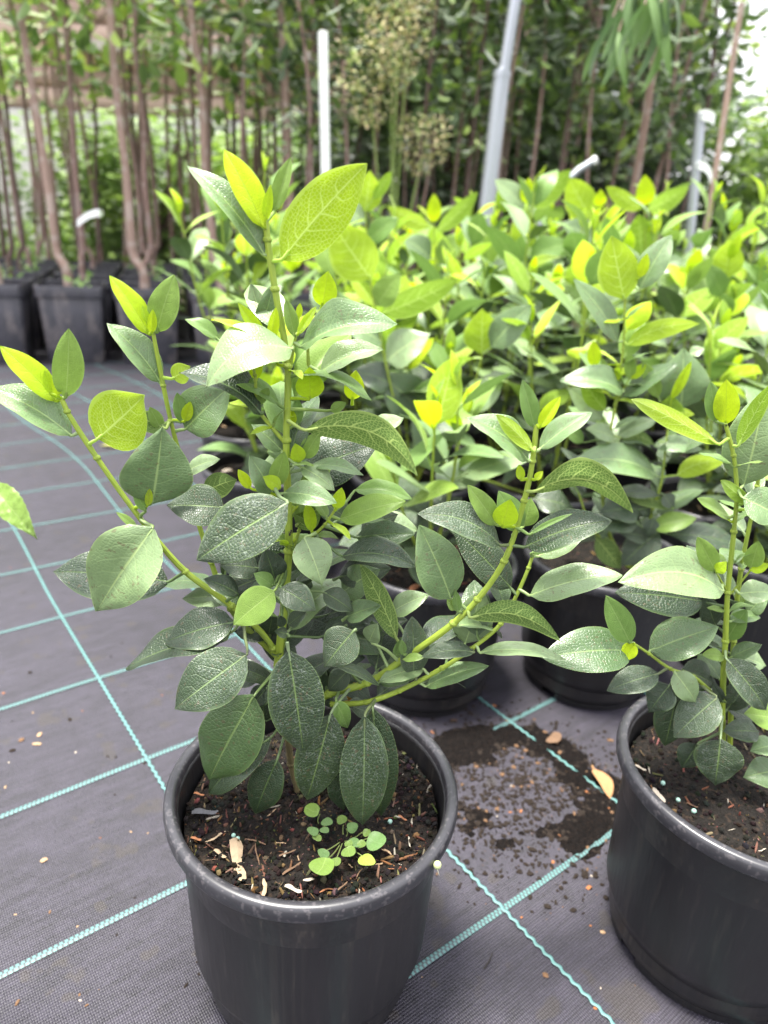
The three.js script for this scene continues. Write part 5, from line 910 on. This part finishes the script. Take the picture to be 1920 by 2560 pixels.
function youngTree(label, group, base, r, h, { kink = 0.03, lean = [0, 0], mat = 0, crowns = treeCrowns, from = 1.05, name = 'young_tree', leaves = true } = {}) {
  const t = thing(name, label, 'tree', base, 0, group), pts = [V3(0, -0.02, 0), V3(kink * 0.15, 0.05, 0), V3(kink * 0.1, 0.10, 0.005), V3(-kink * 0.9, 0.155, 0), V3(-kink * 1.0, 0.24, 0)];
  for (let k = 1; k <= 6; k++) { const f = k / 6; pts.push(V3(-kink + lean[0] * f + rr(-0.012, 0.012), 0.24 + (h - 0.24) * f, lean[1] * f + rr(-0.012, 0.012))); }
  mesh('trunk', tube(pts, r * 1.25, r * 0.62, 9, 44, 0.30), barkMats[mat], t);
  const c = new THREE.CatmullRomCurve3(pts);
  for (let k = 0; k < 4; k++) { const p = c.getPointAt(rr(0.62, 0.97)), a = rr(0, 6.28), l = rr(0.25, 0.5); mesh('limb', tube([p, p.clone().add(V3(Math.cos(a) * l * 0.3, l * 0.4, Math.sin(a) * l * 0.3)), p.clone().add(V3(Math.cos(a) * l * 0.55, l, Math.sin(a) * l * 0.55))], r * 0.4, r * 0.15, 6, 8), barkMats[mat], t); }
  if (leaves) { const m = mesh('crown', pick(crowns), crownMat, t); m.position.set(lean[0] * 0.75 - kink, from, lean[1] * 0.75); m.rotation.y = rr(0, 6.28); m.scale.set(rr(0.9, 1.15), rr(0.9, 1.15), rr(0.9, 1.15)); }
  return t;
}
const dir = V3(0.955, 0, -0.296), away = V3(-0.296, 0, -0.955), start = V3(-1.525, 0, -3.46);
for (let j = 0; j < 5; j++) for (let k = (j ? -2 : -1); k <= (j < 2 ? 3 : 4); k++) {
  const p = start.clone().addScaledVector(dir, k * 0.335).addScaledVector(away, j * 0.345).add(V3(rr(-0.012, 0.012), 0, rr(-0.012, 0.012)));
  const place = (j ? 'in the ' + ORD[j] + ' row of tubs, ' : 'in the front row of tubs, ') + (k + (j ? 2 : 1) ? ORD[k + (j ? 2 : 1)] + ' from the left' : 'leftmost');
  const tub = thing('square_tub', 'square black tub ' + place, 'tub', [p.x, heightAt(p.x, p.z) - 0.003, p.z], 0.30 + rr(-0.04, 0.04), 'square tubs of the young trees');
  mesh('wall', tubWall, tubMat, tub); mesh('rim', tubRim, tubMat, tub); mesh('soil', tubSoil, soilMat, tub);
  youngTree('slender young tree ' + place, 'young trees in square tubs', [p.x + rr(-0.02, 0.02), 0.325, p.z + rr(-0.02, 0.02)], j ? rr(0.009, 0.014) : rr(0.016, 0.019), rr(1.75, 2.1), { kink: j ? rr(-0.045, 0.05) : [0.02, 0.035, 0.042, 0.03, -0.02][k + 1], lean: [rr(-0.10, 0.10) - (j ? 0 : 0.02), rr(-0.08, 0.05)], mat: j ? pick([1, 1, 2, 2]) : 0, from: rr(0.80, 1.05) });
  if (rnd() < 0.6) { const w = thing('tub_weed', 'green weed on the soil ' + place, 'weed', [p.x + rr(-0.08, 0.08), 0.325, p.z + rr(0.02, 0.1)], rr(0, 6), 'weeds in the tubs'); const l = mesh('leaves', crown(16, 0.07, 0.06, 0.045, [[0.20, 0.34, 0.05], [0.15, 0.28, 0.05]], -0.5), crownMat, w); l.userData.kind = 'stuff'; }
}

for (let k = 0; k < 26; k++) { // thin whips standing in the ground behind the tubs
  const x = -3.5 + k * 0.105 + rr(-0.05, 0.05), z = -5.3 + 0.12 * (k % 3) + rr(-0.12, 0.12);
  youngTree('thin whip in the line behind the tubs, ' + (k < 13 ? ORD[k] + ' from the left' : ORD[25 - k] + ' from the white post side'), 'thin whips behind the tubs', [x, 0.0, z], rr(0.010, 0.016), rr(2.2, 2.7), { kink: rr(-0.02, 0.02), lean: [rr(-0.15, 0.15), 0], mat: pick([0, 1, 1, 2]), from: rr(1.3, 1.6), name: 'tree_whip', leaves: k % 4 === 0 });
}

// ------------------------------------------------------------------ saplings, stakes and pipes behind the block
for (let k = 0; k < 39; k++) {
  const x = -0.70 + (k % 13) * 0.185 + rr(-0.07, 0.07), z = k < 13 ? rr(-3.9, -3.55) : k < 26 ? rr(-4.6, -4.1) : rr(-5.0, -4.7);
  youngTree(['thin sapling just behind the shrubs, ', 'thin sapling in the middle line behind the shrubs, ', 'thin sapling in the farthest line behind the shrubs, '][Math.floor(k / 13)] + ORD[k % 13] + ' from the left', 'thin saplings behind the shrubs', [x, 0.0, z], rr(0.007, 0.012), rr(2.0, 2.5), { kink: 0.008, lean: [rr(-0.22, 0.22), rr(-0.1, 0.1)], mat: pick([1, 1, 2]), leaves: k < 26, crowns: slimCrowns, from: rr(0.9, 1.35), name: 'sapling' });
}
const steel = std({ color: lin(0.36, 0.38, 0.42), metalness: 0.75, roughness: 0.42, roughnessMap: texture(128, 128, (u, v) => 0.6 + 0.6 * fbm(u * 10, v * 10, 181, 10, 4), { srgb: false }) });
const paint = std({ color: lin(0.78, 0.79, 0.80), roughness: 0.45 }), tagMat = std({ color: lin(0.80, 0.82, 0.80), roughness: 0.5, side: THREE.DoubleSide });
{
  const post = thing('white_post', 'white painted wooden post standing behind the shrub block', 'post', [-0.29, 0, -3.3], 0.25);
  const b = new THREE.BoxGeometry(0.034, 1.40, 0.034, 1, 8, 1); b.translate(0, 0.68, 0); const m = mesh('shaft', toCreasedNormals(b), paint, post); m.rotation.z = 0.045;
  const cap = new THREE.ConeGeometry(0.0238, 0.006, 4); cap.rotateY(Math.PI / 4); const cm = mesh('cap', cap, paint, m); cm.position.y = 1.383;
  const pipe = thing('steel_pipe', 'thick leaning galvanised steel pipe with a thinner pipe on top', 'pipe', [0.345, 0, -3.2], 0);
  const lower = mesh('lower_pipe', tube([V3(0, -0.05, 0), V3(0.004, 0.6, 0), V3(0.012, 1.27, 0)], 0.033, 0.033, 20, 8), steel, pipe);
  mesh('collar', (() => { const g = new THREE.CylinderGeometry(0.0355, 0.0355, 0.018, 20); g.translate(0.0115, 1.255, 0); return g; })(), steel, lower);
  mesh('upper_pipe', tube([V3(0.016, 1.22, 0), V3(0.03, 1.45, 0), V3(0.05, 1.72, 0)], 0.022, 0.022, 16, 6), steel, pipe);
  const rod = thing('steel_rod', 'upright grey steel rod with two white tags on it', 'rod', [1.175, 0, -3.0], 0);
  mesh('shaft', tube([V3(0, -0.03, 0), V3(-0.03, 0.55, 0), V3(-0.097, 1.14, 0)], 0.018, 0.018, 12, 8), steel, rod);
  const stake = thing('wooden_stake', 'brown wooden stake leaning beside the tagged steel rod', 'stake', [1.215, 0, -3.03], 0);
  mesh('shaft', tube([V3(0, -0.03, 0), V3(-0.01, 0.6, 0), V3(-0.04, 1.5, -0.05)], 0.013, 0.010, 9, 10, 0.15), barkMats[0], stake);
  const cut = thing('short_steel_tube', 'bent steel tube whose tilted end shows above the shrub tips', 'tube', [0.723, 0.93, -3.4], 0);
  mesh('shaft', tube([V3(-0.16, -0.95, 0), V3(-0.14, -0.45, 0), V3(-0.09, -0.14, 0), V3(0, 0, 0), V3(0.085, 0.062, 0)], 0.016, 0.016, 14, 16), steel, cut); mesh('end_cap', (() => { const g = new THREE.CylinderGeometry(0.0172, 0.0172, 0.02, 14); g.rotateZ(-0.95); g.translate(0.088, 0.064, 0); return g; })(), paint, cut);
  const label = (name, text, at, turn, w, h, bend) => {
    const t = thing(name, text, 'tag', at, turn, 'white plant tags'), P = [], U = [], I = [], n = 6;
    for (let i = 0; i <= n; i++) { const s = i / n; for (const e of [-0.5, 0.5]) { P.push(w * s, -bend * s * s + h * e, 0.01 * Math.sin(s * 3)); U.push(s, e + 0.5); } if (i) { const q = i * 2; I.push(q - 2, q - 1, q, q - 1, q + 1, q); } }
    mesh('strip', buffer(P, null, U, I), tagMat, t); const loop = new THREE.TorusGeometry(0.012, 0.0016, 6, 16); mesh('loop', loop, tagMat, t);
  };
  label('plant_tag', 'white tag hanging from a trunk in the front row of tubs', [-1.325, 0.672, -3.36], Math.PI + 0.2, 0.10, 0.03, 0.05);
  label('plant_tag', 'white tag at the tip of the steel rod', [1.076, 1.128, -2.97], 0.2, 0.05, 0.035, 0.015);
  label('plant_tag', 'white tag curling from the middle of the steel rod', [1.098, 0.965, -2.97], 0.1, 0.06, 0.03, 0.045);
  const wire = thing('tie_wire', 'dark tie wire strung between the young trees', 'wire', [0, 0, 0], 0); mesh('strand', tube([V3(-1.10, 1.53, -3.6), V3(-0.75, 1.47, -3.58), V3(-0.40, 1.40, -3.5), V3(-0.30, 1.36, -3.32)], 0.0035, 0.0035, 6, 20), std({ color: lin(0.02, 0.02, 0.02), roughness: 0.6 }), wire);
}
{ // pale feathery seed heads of a tall weed
  const w = thing('seeding_weed', 'tall weed with pale yellow feathery seed heads behind the shrubs', 'weed', [-0.03, 0, -3.28], 0), stemC = std({ color: lin(0.22, 0.30, 0.08), roughness: 0.8 }), head = greenery(lin(1, 1, 1), 0.3);
  const spikes = [[-0.05, 1.42, 0.0, 0.30], [-0.12, 1.15, 0.03, 0.26], [0.10, 0.96, 0.05, 0.2], [0.02, 1.55, -0.03, 0.25], [-0.02, 1.28, 0.04, 0.24]];
  for (const [x, y, z, s] of spikes) {
    mesh('stem', tube([V3(0, -0.02, 0), V3(x * 0.3, y * 0.5, z), V3(x, y, z)], 0.006, 0.0025, 6, 10), stemC, w);
    const g = crown(420, s * 1.1, s * 0.55, 0.020, [[0.34, 0.34, 0.12], [0.42, 0.38, 0.18], [0.26, 0.32, 0.10], [0.45, 0.36, 0.2]], 0.1, 0.6); const m = mesh('seed_head', g, head, w); m.position.set(x, y - s * 0.35, z); m.userData.kind = 'stuff';
  }
}
{ // long drooping leaves at the top
  const t = thing('narrow_leaved_tree', 'tree with long narrow drooping leaves hanging in from above', 'tree', [0.95, 0, -3.35], 0);
  mesh('trunk', tube([V3(0, -0.03, 0), V3(0.02, 0.7, 0.05), V3(-0.03, 1.3, 0.2), V3(-0.12, 1.75, 0.45)], 0.02, 0.012, 9, 20, 0.2), barkMats[1], t);
  const g = leafGeometry(1, 0.17, 24, 0.10, 0, 4, 8, null, 0.01, 2), mats = [greenPlain(0.085, 0.17, 0.04), greenPlain(0.12, 0.22, 0.05), greenPlain(0.065, 0.13, 0.04)];
  for (let b = 0; b < 6; b++) {
    const p0 = V3(-0.12, 1.7, 0.45), p2 = V3(rr(-0.46, 0.02), rr(1.24, 1.42), rr(0.55, 0.85)), p1 = p0.clone().lerp(p2, 0.5).add(V3(0, 0.10, 0));
    mesh('limb', tube([p0, p1, p2], 0.006, 0.002, 6, 8), barkMats[1], t); const c = new THREE.QuadraticBezierCurve3(p0, p1, p2);
    for (let k = 0; k < 11; k++) { const p = c.getPoint(0.25 + 0.75 * k / 10), a = rr(0, 6.28), d = V3(Math.cos(a) * 0.4, -1, Math.sin(a) * 0.4).normalize(); const m = mesh('leaf', g, pick(mats), t); m.applyMatrix4(Mtx(p, p.clone().add(d), V3(Math.cos(a + 1.2), 0.3, Math.sin(a + 1.2)))); m.scale.setScalar(rr(0.14, 0.22)); }
  }
}
function greenPlain(r, g, b) { return phys({ color: lin(r, g, b), roughness: 0.95, transmission: 0.35, thickness: 0, clearcoat: 0.5, clearcoatRoughness: 0.35, side: THREE.DoubleSide }); }

// ------------------------------------------------------------------ shrubbery and a log-walled shed far back
const sprig = (() => { const P = [0, 0, 0, 0.25, 0.06, 0.42, 0, 0, 1, -0.25, 0.06, 0.42], I = [0, 1, 2, 0, 2, 3]; return buffer(P, null, null, I); })();
const thicketMat = phys({ color: lin(1.25, 1.25, 1.3), roughness: 0.95, transmission: 0.5, thickness: 0, clearcoat: 0.6, clearcoatRoughness: 0.35, side: THREE.DoubleSide });
function thicket(name, label, x, z, rx, rz, h, n, size, tones, clumps) {
  const t = thing(name, label, 'bush', [x, -0.03, z], 0, 'bushes behind the nursery'), im = new THREE.InstancedMesh(sprig, thicketMat, n), o = new THREE.Object3D(), c = new THREE.Color(); im.name = 'foliage'; im.castShadow = im.receiveShadow = true; im.userData.kind = 'stuff';
  const cl = Array.from({ length: clumps }, () => { const a = rr(0, 6.283), r = Math.sqrt(rnd()); return [rx * 0.86 * r * Math.cos(a), rr(0.06, 0.94) * h, rz * 0.8 * r * Math.sin(a), rr(0.20, 0.42), pick(tones)]; });
  for (let i = 0; i < n; i++) {
    const q = pick(cl), u = rr(-1, 1), a = rr(0, 6.283), w = Math.sqrt(1 - u * u), r = q[3] * Math.pow(rnd(), 0.45);
    o.position.set(q[0] + r * w * Math.cos(a), Math.max(0.05, q[1] + r * 0.8 * u), q[2] + r * w * Math.sin(a)); o.rotation.set(rr(-0.7, 0.9), rr(0, 6.283), rr(-0.5, 0.5)); o.scale.setScalar(size * rr(0.6, 1.3)); o.updateMatrix(); im.setMatrixAt(i, o.matrix);
    const k = rr(0.7, 1.3); c.setRGB(q[4][0] * k, q[4][1] * k, q[4][2] * k); im.setColorAt(i, c);
  }
  t.add(im);
  for (let k = 0; k < 5; k++) { const a = rr(0, 6.28); mesh('trunk', tube([V3(0.1 * Math.cos(a), -0.02, 0.1 * Math.sin(a)), V3(rx * 0.3 * Math.cos(a), h * 0.4, rz * 0.3 * Math.sin(a)), V3(rx * 0.6 * Math.cos(a), h * 0.85, rz * 0.5 * Math.sin(a))], 0.035, 0.012, 7, 10), barkMats[2], t); }
}
const MIXED = [...DARK, ...DARK, ...FRESH], LUSH = [[0.22, 0.34, 0.06], [0.17, 0.28, 0.05], [0.28, 0.41, 0.07], [0.12, 0.20, 0.045]];
thicket('bush', 'loose green bush behind the tubs at the far left', -4.0, -6.0, 1.4, 0.6, 1.9, 4200, 0.10, LUSH, 40);
thicket('bush', 'low bright green bush growing behind the tubs', -2.0, -5.75, 1.2, 0.5, 1.35, 9000, 0.085, LUSH, 60);
thicket('bush', 'dark glossy bush filling the middle behind the white post', 0.25, -5.4, 1.1, 0.7, 3.3, 13000, 0.10, [...DARK, [0.07, 0.13, 0.035]], 110);
thicket('bush', 'dense dark bush behind the leaning pipe', 1.45, -5.5, 0.85, 0.7, 3.2, 12000, 0.10, MIXED, 100);
thicket('bush', 'bright green bush reaching in at the far right under the open sky', 3.2, -5.3, 0.9, 0.8, 1.75, 10000, 0.09, [...LUSH, [0.26, 0.37, 0.06]], 70);
thicket('bush', 'pale green bush in front of the shed wall', -1.05, -6.3, 0.7, 0.5, 1.35, 5000, 0.09, [...MIXED, ...LUSH], 40);
thicket('bush', 'tall shaded bush far behind the white post and the pipe', 0.8, -7.2, 1.6, 0.6, 3.2, 9000, 0.15, MIXED, 90);
thicket('bush', 'low shaded bush filling the gap behind the tagged rod', 2.15, -6.3, 1.1, 0.5, 1.75, 8000, 0.11, MIXED, 60);
{
  const s = thing('log_shed', 'weathered log shed on a grey stone plinth behind the trees', 'shed', [-2.2, 0, -8.6], 0), logMap = texture(512, 64, (u, v) => { const n = fbm(u * 30, v * 6, 191, 0, 4), k = 0.7 + 0.6 * n; return [0.42 * k, 0.31 * k, 0.25 * k]; });
  const logMats = [std({ map: logMap, roughness: 0.9 }), std({ map: logMap, color: lin(0.75, 0.72, 0.72), roughness: 0.9 }), std({ map: logMap, color: lin(1.15, 1.05, 0.98), roughness: 0.9 })], stone = std({ map: texture(256, 256, (u, v) => { const n = fbm(u * 14, v * 14, 195, 14, 5); return [0.46 + 0.20 * n, 0.45 + 0.19 * n, 0.44 + 0.18 * n]; }), roughness: 0.95 });
  const core = new THREE.BoxGeometry(7.4, 2.6, 2.4); core.translate(0, 2.6, -1.35); mesh('core', core, logMats[1], s);
  const logG = new THREE.CylinderGeometry(0.105, 0.105, 7.6, 10, 1); logG.rotateZ(Math.PI / 2);
  for (let k = 0; k < 12; k++) { const m = mesh('log', logG, logMats[k % 3], s); m.position.set(rr(-0.06, 0.06), 1.72 + k * 0.2, -0.13 + rr(-0.015, 0.015)); m.rotation.x = rr(0, 3); }
  const plinth = new THREE.BoxGeometry(7.7, 1.6, 2.6); plinth.translate(0, 0.79, -1.28); mesh('plinth', plinth, stone, s);
  const ledge = new THREE.BoxGeometry(2.6, 0.09, 0.30); ledge.translate(-0.1, 2.18, 0.06); mesh('ledge', ledge, std({ color: lin(0.42, 0.38, 0.34), roughness: 0.85 }), s);
  const roof = new THREE.BoxGeometry(8.2, 0.12, 3.4); roof.translate(0, 4.25, -1.3); mesh('roof', roof, std({ color: lin(0.12, 0.10, 0.09), roughness: 0.9 }), s);
}

// ------------------------------------------------------------------ small things
{ // weeds in the front pot
  const R = [[-0.0188, -0.4725], [-0.0395, -0.4843]], round = (() => { // nearly round blade, slightly notched and cupped
    const P = [], U = [], I = [], n = 20; P.push(0, 0, 0.45); U.push(0.5, 0.5);
    for (let k = 0; k < n; k++) { const a = (k / n) * 6.2832, r = 0.5 * (1 - 0.16 * Math.pow(Math.max(0, Math.cos(a)), 8)) * (1 + 0.05 * Math.sin(a * 3)); P.push(r * Math.sin(a), 0.13 + 0.04 * Math.sin(a * 2 + 1), 0.5 - r * Math.cos(a)); U.push(0.5 + 0.42 * Math.sin(a), 0.5 - 0.42 * Math.cos(a)); I.push(0, 1 + (k + 1) % n, 1 + k); }
    return buffer(P, null, U, I);
  })();
  const mats = [LEAF.G[0], soft(leafMap([0.13, 0.24, 0.07], [0.2, 0.32, 0.12], 0.5, 0.15, 0.12, 0.15, 31), 0.3, 0.3)], yellow = soft(leafMap([0.30, 0.38, 0.05], [0.3, 0.4, 0.1], 0.5, 0.2, 0.15, 0, 33), 0.35, 0.2), vine = std({ color: lin(0.16, 0.20, 0.06), roughness: 0.7 });
  R.forEach(([x, z], w) => {
    const t = thing('seedling_weed', w ? 'small lobed green weed seedling against the hanging leaves in the front pot' : 'spreading round-leaved weed seedling on the soil of the front pot', 'weed', [x, SOIL + 0.002, z], 0, 'weeds in the front pot');
    weedLeaves.forEach(([lx, lz, s], k) => {
      const mine = (k < 4 || k === 15) ? 1 : 0; if (mine !== w) return;
      const dx = lx - x, dz = lz - z, l = Math.hypot(dx, dz), tip = V3(dx, 0.012 + 0.006 * hash(k, 2), dz), from = tip.clone().sub(V3(dx / l, 0, dz / l).multiplyScalar(s / 2000));
      mesh('stalk', tube([V3(0, 0, 0), V3(dx * 0.45, 0.006, dz * 0.45), from], 0.0006, 0.0005, 5, 6), vine, t);
      const m = mesh('leaf', round, k === 9 ? yellow : mats[k % 2], t); m.applyMatrix4(Mtx(from, from.clone().add(V3(dx / l, 0.12, dz / l)), V3(rr(-0.25, 0.25), 1, rr(0.1, 0.4)))); m.scale.setScalar(s / 1000 * 1.05);
    });
  });
}
{ // loose crumbs on the fabric
  const lay = (name, label, list, category) => {
    const im = new THREE.InstancedMesh(crumbGeo, crumbMat, list.length), o = new THREE.Object3D(), c = new THREE.Color(); im.name = numbered(name); im.userData.kind = 'stuff'; im.castShadow = im.receiveShadow = true; tag(im, label, category);
    list.forEach(([x, z, s, col, sq], i) => { o.position.set(x, heightAt(x, z) + s * 0.35 * sq, z); o.rotation.set(0, rr(0, 6.28), 0); o.scale.set(s * rr(0.7, 1.3), s * sq, s * rr(0.5, 1)); o.updateMatrix(); im.setMatrixAt(i, o.matrix); im.setColorAt(i, c.copy(col)); });
    scene.add(im);
  };
  lay('debris', 'scattered orange bark crumbs and dark soil specks on the fabric', [...groundBits.map(([x, z, s, k]) => [x, z, s / 2000 * 0.85, SHADES[k], 0.55]), ...Array.from({ length: 260 }, () => [rr(-1.6, 1.0), -0.3 - 2.4 * rnd() * rnd(), 0.0006 + 0.0016 * rnd() * rnd(), pick([SHADES.d, SHADES.d, SHADES.b, SHADES.t, SHADES.o]), 0.6]), ...Array.from({ length: 5200 }, () => { const a = rr(0, 6.283), r = 0.10 + 0.115 * (rnd() + rnd() - 1); return [spillAt[0] + r * Math.cos(a) * 1.05, spillAt[1] + r * Math.sin(a), 0.0007 + 0.0038 * Math.pow(rnd(), 4.5), rnd() < 0.06 ? SHADES.b : SHADES.d, 0.7]; })], 'crumbs');
  { // where a pot stood: a ring of damp soil, thin and broken, lying on the weave
    const n = 140, R = 0.235, P = [], U = [], I = [];
    const thick = (x, z) => { const r = Math.hypot(x * 0.95, z) * 1.12, d = Math.exp(-Math.pow((r - 0.125) / 0.05, 2)) * (z < 0.0 ? 1 : 0.8) + 0.62 * smooth(0.17, 0.03, r), m = fbm(x * 13 + 4, z * 13 + 8, 201, 0, 5); return 0.010 * (d * (0.15 + 1.25 * m) - 0.66) * smooth(0.26, 0.2, r) + 0.0035 * (fbm(x * 70, z * 70, 203, 0, 3) - 0.5) * (d + 0.1) - 0.004 * smooth(0.19, 0.25, r); };
    for (let j = 0; j <= n; j++) for (let i = 0; i <= n; i++) { const x = (i / n * 2 - 1) * R, z = (j / n * 2 - 1) * R, X = spillAt[0] + x, Z = spillAt[1] + z; P.push(X, heightAt(X, Z) + Math.max(-0.006, thick(x, z)), Z); U.push(X * 4, Z * 4); if (i < n && j < n) { const q = j * (n + 1) + i; I.push(q, q + n + 1, q + 1, q + 1, q + n + 1, q + n + 2); } }
    const g = buffer(P, null, U, I), keep = []; for (let q = 0; q < I.length; q += 3) if ([I[q], I[q + 1], I[q + 2]].some((v) => P[v * 3 + 1] > heightAt(P[v * 3], P[v * 3 + 2]) - 0.003)) keep.push(I[q], I[q + 1], I[q + 2]); g.setIndex(keep);
    const m = mesh(numbered('soil_spill'), g, phys({ map: rep(soilMap, 3, 3), specularIntensity: 0.2, color: lin(0.55, 0.52, 0.55), roughness: 0.95, bumpMap: soilMat.bumpMap, bumpScale: 0.006 }), scene); m.userData.kind = 'stuff'; tag(m, 'ring of spilled dark soil on the fabric between the two front pots', 'soil');
  }
}
function fallen(name, label, a, b, w, mat, tilt = 0.2) {
  const A = V3(a[0], heightAt(a[0], a[1]) + 0.004, a[1]), B = V3(b[0], heightAt(b[0], b[1]) + 0.005, b[1]), L = A.distanceTo(B), t = thing(name, label, 'leaf', [A.x, A.y, A.z], 0);
  const m = mesh('blade', leafGeometry(L, L * w, 12, 0.10, 0.02, 6, 10, V3(0, 0, -L * 0.12), 0.02, 3), mat, t); m.applyMatrix4(Mtx(V3(), B.sub(A), V3(tilt, 1, 0.1)));
}
fallen('fallen_leaf', 'dry tan leaf lying against the corner pot', tanLeafAt[0], tanLeafAt[1], 0.46, soft(leafMap([0.40, 0.22, 0.10], [0.30, 0.17, 0.08], 0.5, 0.15, 0.2, 0, 35), 0.15, 0.1));
fallen('fallen_leaf', 'small yellow-green leaf fallen on the open fabric', yellowLeafAt[0], yellowLeafAt[1], 0.5, soft(leafMap([0.36, 0.36, 0.07], [0.35, 0.36, 0.12], 0.5, 0.2, 0.2, 0, 37), 0.2, 0.1));
{
  const b = thing('bark_piece', 'reddish brown piece of bark on the spilled soil', 'bark', [barkAt[0], heightAt(...barkAt) + 0.006, barkAt[1]], 0.7); const m = mesh('flake', chipShapes[3], SHADE_MAT.b, b); m.scale.set(0.032, 0.03, 0.05);
  const [p, q] = twigAt, t = thing('twig', 'thin dark twig lying on the fabric in front', 'twig', [p[0], heightAt(...p) + 0.002, p[1]], 0); mesh('stick', tube([V3(), V3((q[0] - p[0]) * 0.5 + 0.001, 0.001, (q[1] - p[1]) * 0.5), V3(q[0] - p[0], 0.0008, q[1] - p[1])], 0.0008, 0.0005, 5, 6), SHADE_MAT.d, t);
  const s = thing('sprouting_seed', 'pale green sprouting seed stuck on the front pot lip', 'seed', (() => { const dx = sproutAt[0] - PM[0], dz = sproutAt[2] - PM[1], l = Math.hypot(dx, dz); return [PM[0] + dx / l * 0.1362, 0.2325, PM[1] + dz / l * 0.1362]; })(), 0), g = new THREE.SphereGeometry(0.0034, 12, 10); g.scale(1, 1.15, 0.9); mesh('seed', g, std({ color: lin(0.42, 0.48, 0.22), roughness: 0.5 }), s); mesh('root', tube([V3(0, -0.003, 0), V3(0.001, -0.006, 0.001), V3(0.0025, -0.0105, 0.001)], 0.0006, 0.0002, 5, 6), std({ color: lin(0.5, 0.48, 0.36), roughness: 0.6 }), s);
  const a = thing('ant', 'tiny dark ant climbing the front shrub stem', 'ant', antAt, 0), bits = [];
  for (const [x, y, r, k] of [[0, 0, 0.0009, 1.5], [0.0007, 0.0018, 0.0007, 1.3], [0.0012, 0.0033, 0.0008, 1.1]]) { const e = new THREE.SphereGeometry(r, 10, 8); e.scale(1, k, 1); e.translate(x, y, 0.0002); bits.push(e); }
  for (let k = 0; k < 6; k++) { const s2 = k % 2 ? 1 : -1, y = 0.001 + 0.0006 * (k >> 1); bits.push(tube([V3(0.0006, y, 0), V3(0.0006 + s2 * 0.0012, y + 0.0006, 0.0009), V3(0.0006 + s2 * 0.0021, y - 0.0004, -0.0002)], 0.00014, 0.0001, 4, 5)); }
  mesh('body', mergeGeometries(bits), std({ color: lin(0.012, 0.006, 0.004), roughness: 0.35 }), a);
}
{ // the toothed leaf reaching in at the left edge, on its plant outside the picture
  const A = V3(...edgeLeafAt[0]), B = V3(...edgeLeafAt[1]), root = V3(A.x - 0.10, 0.0, A.z - 0.02), t = thing('toothed_plant', 'plant with a toothed wrinkled light green leaf reaching in at the left edge', 'plant', [root.x, root.y, root.z], 0), la = A.clone().sub(root), lb = B.clone().sub(root), L = la.distanceTo(lb), nz = 40, nx = 8, P = [], U = [], I = [];
  for (let j = 0; j <= nz; j++) { const s = j / nz, tooth = 1 + 0.07 * ((j % 4) / 3 - 0.5), hw = L * 0.19 * blade(0.004 + 0.994 * s, 1.3) * tooth; for (let i = 0; i <= nx; i++) { const e = i / nx * 2 - 1, a = Math.abs(e); P.push(e * hw, hw * 0.25 * a + L * 0.10 * 4 * s * (1 - s) + 0.0014 * (fbm(e * 6 + 9, s * 16, 211, 0, 3) - 0.5) * 2, s * L); U.push(i / nx, s); if (i < nx && j < nz) { const q = j * (nx + 1) + i; I.push(q, q + nx + 1, q + 1, q + 1, q + nx + 1, q + nx + 2); } } }
  const m = mesh('leaf', buffer(P, null, U, I), LEAF.G[0], t); m.applyMatrix4(Mtx(la, lb, V3(0.35, 0.55, 0.75)));
  mesh('stem', tube([V3(0, -0.01, 0), V3(-0.01, 0.18, 0), V3(0.0, la.y * 0.92, 0), la.clone().lerp(V3(0, la.y, 0), 0.4).add(V3(0, 0.012, 0)), la], 0.0035, 0.0013, 7, 18), stemMat, t);
  const m2 = mesh('leaf', m.geometry, LEAF.G[1], t); m2.applyMatrix4(Mtx(V3(0, la.y * 0.7, 0), V3(-0.09, la.y * 0.72, 0.05), V3(0, 1, 0.1)));
}
renderer.render(scene, camera);
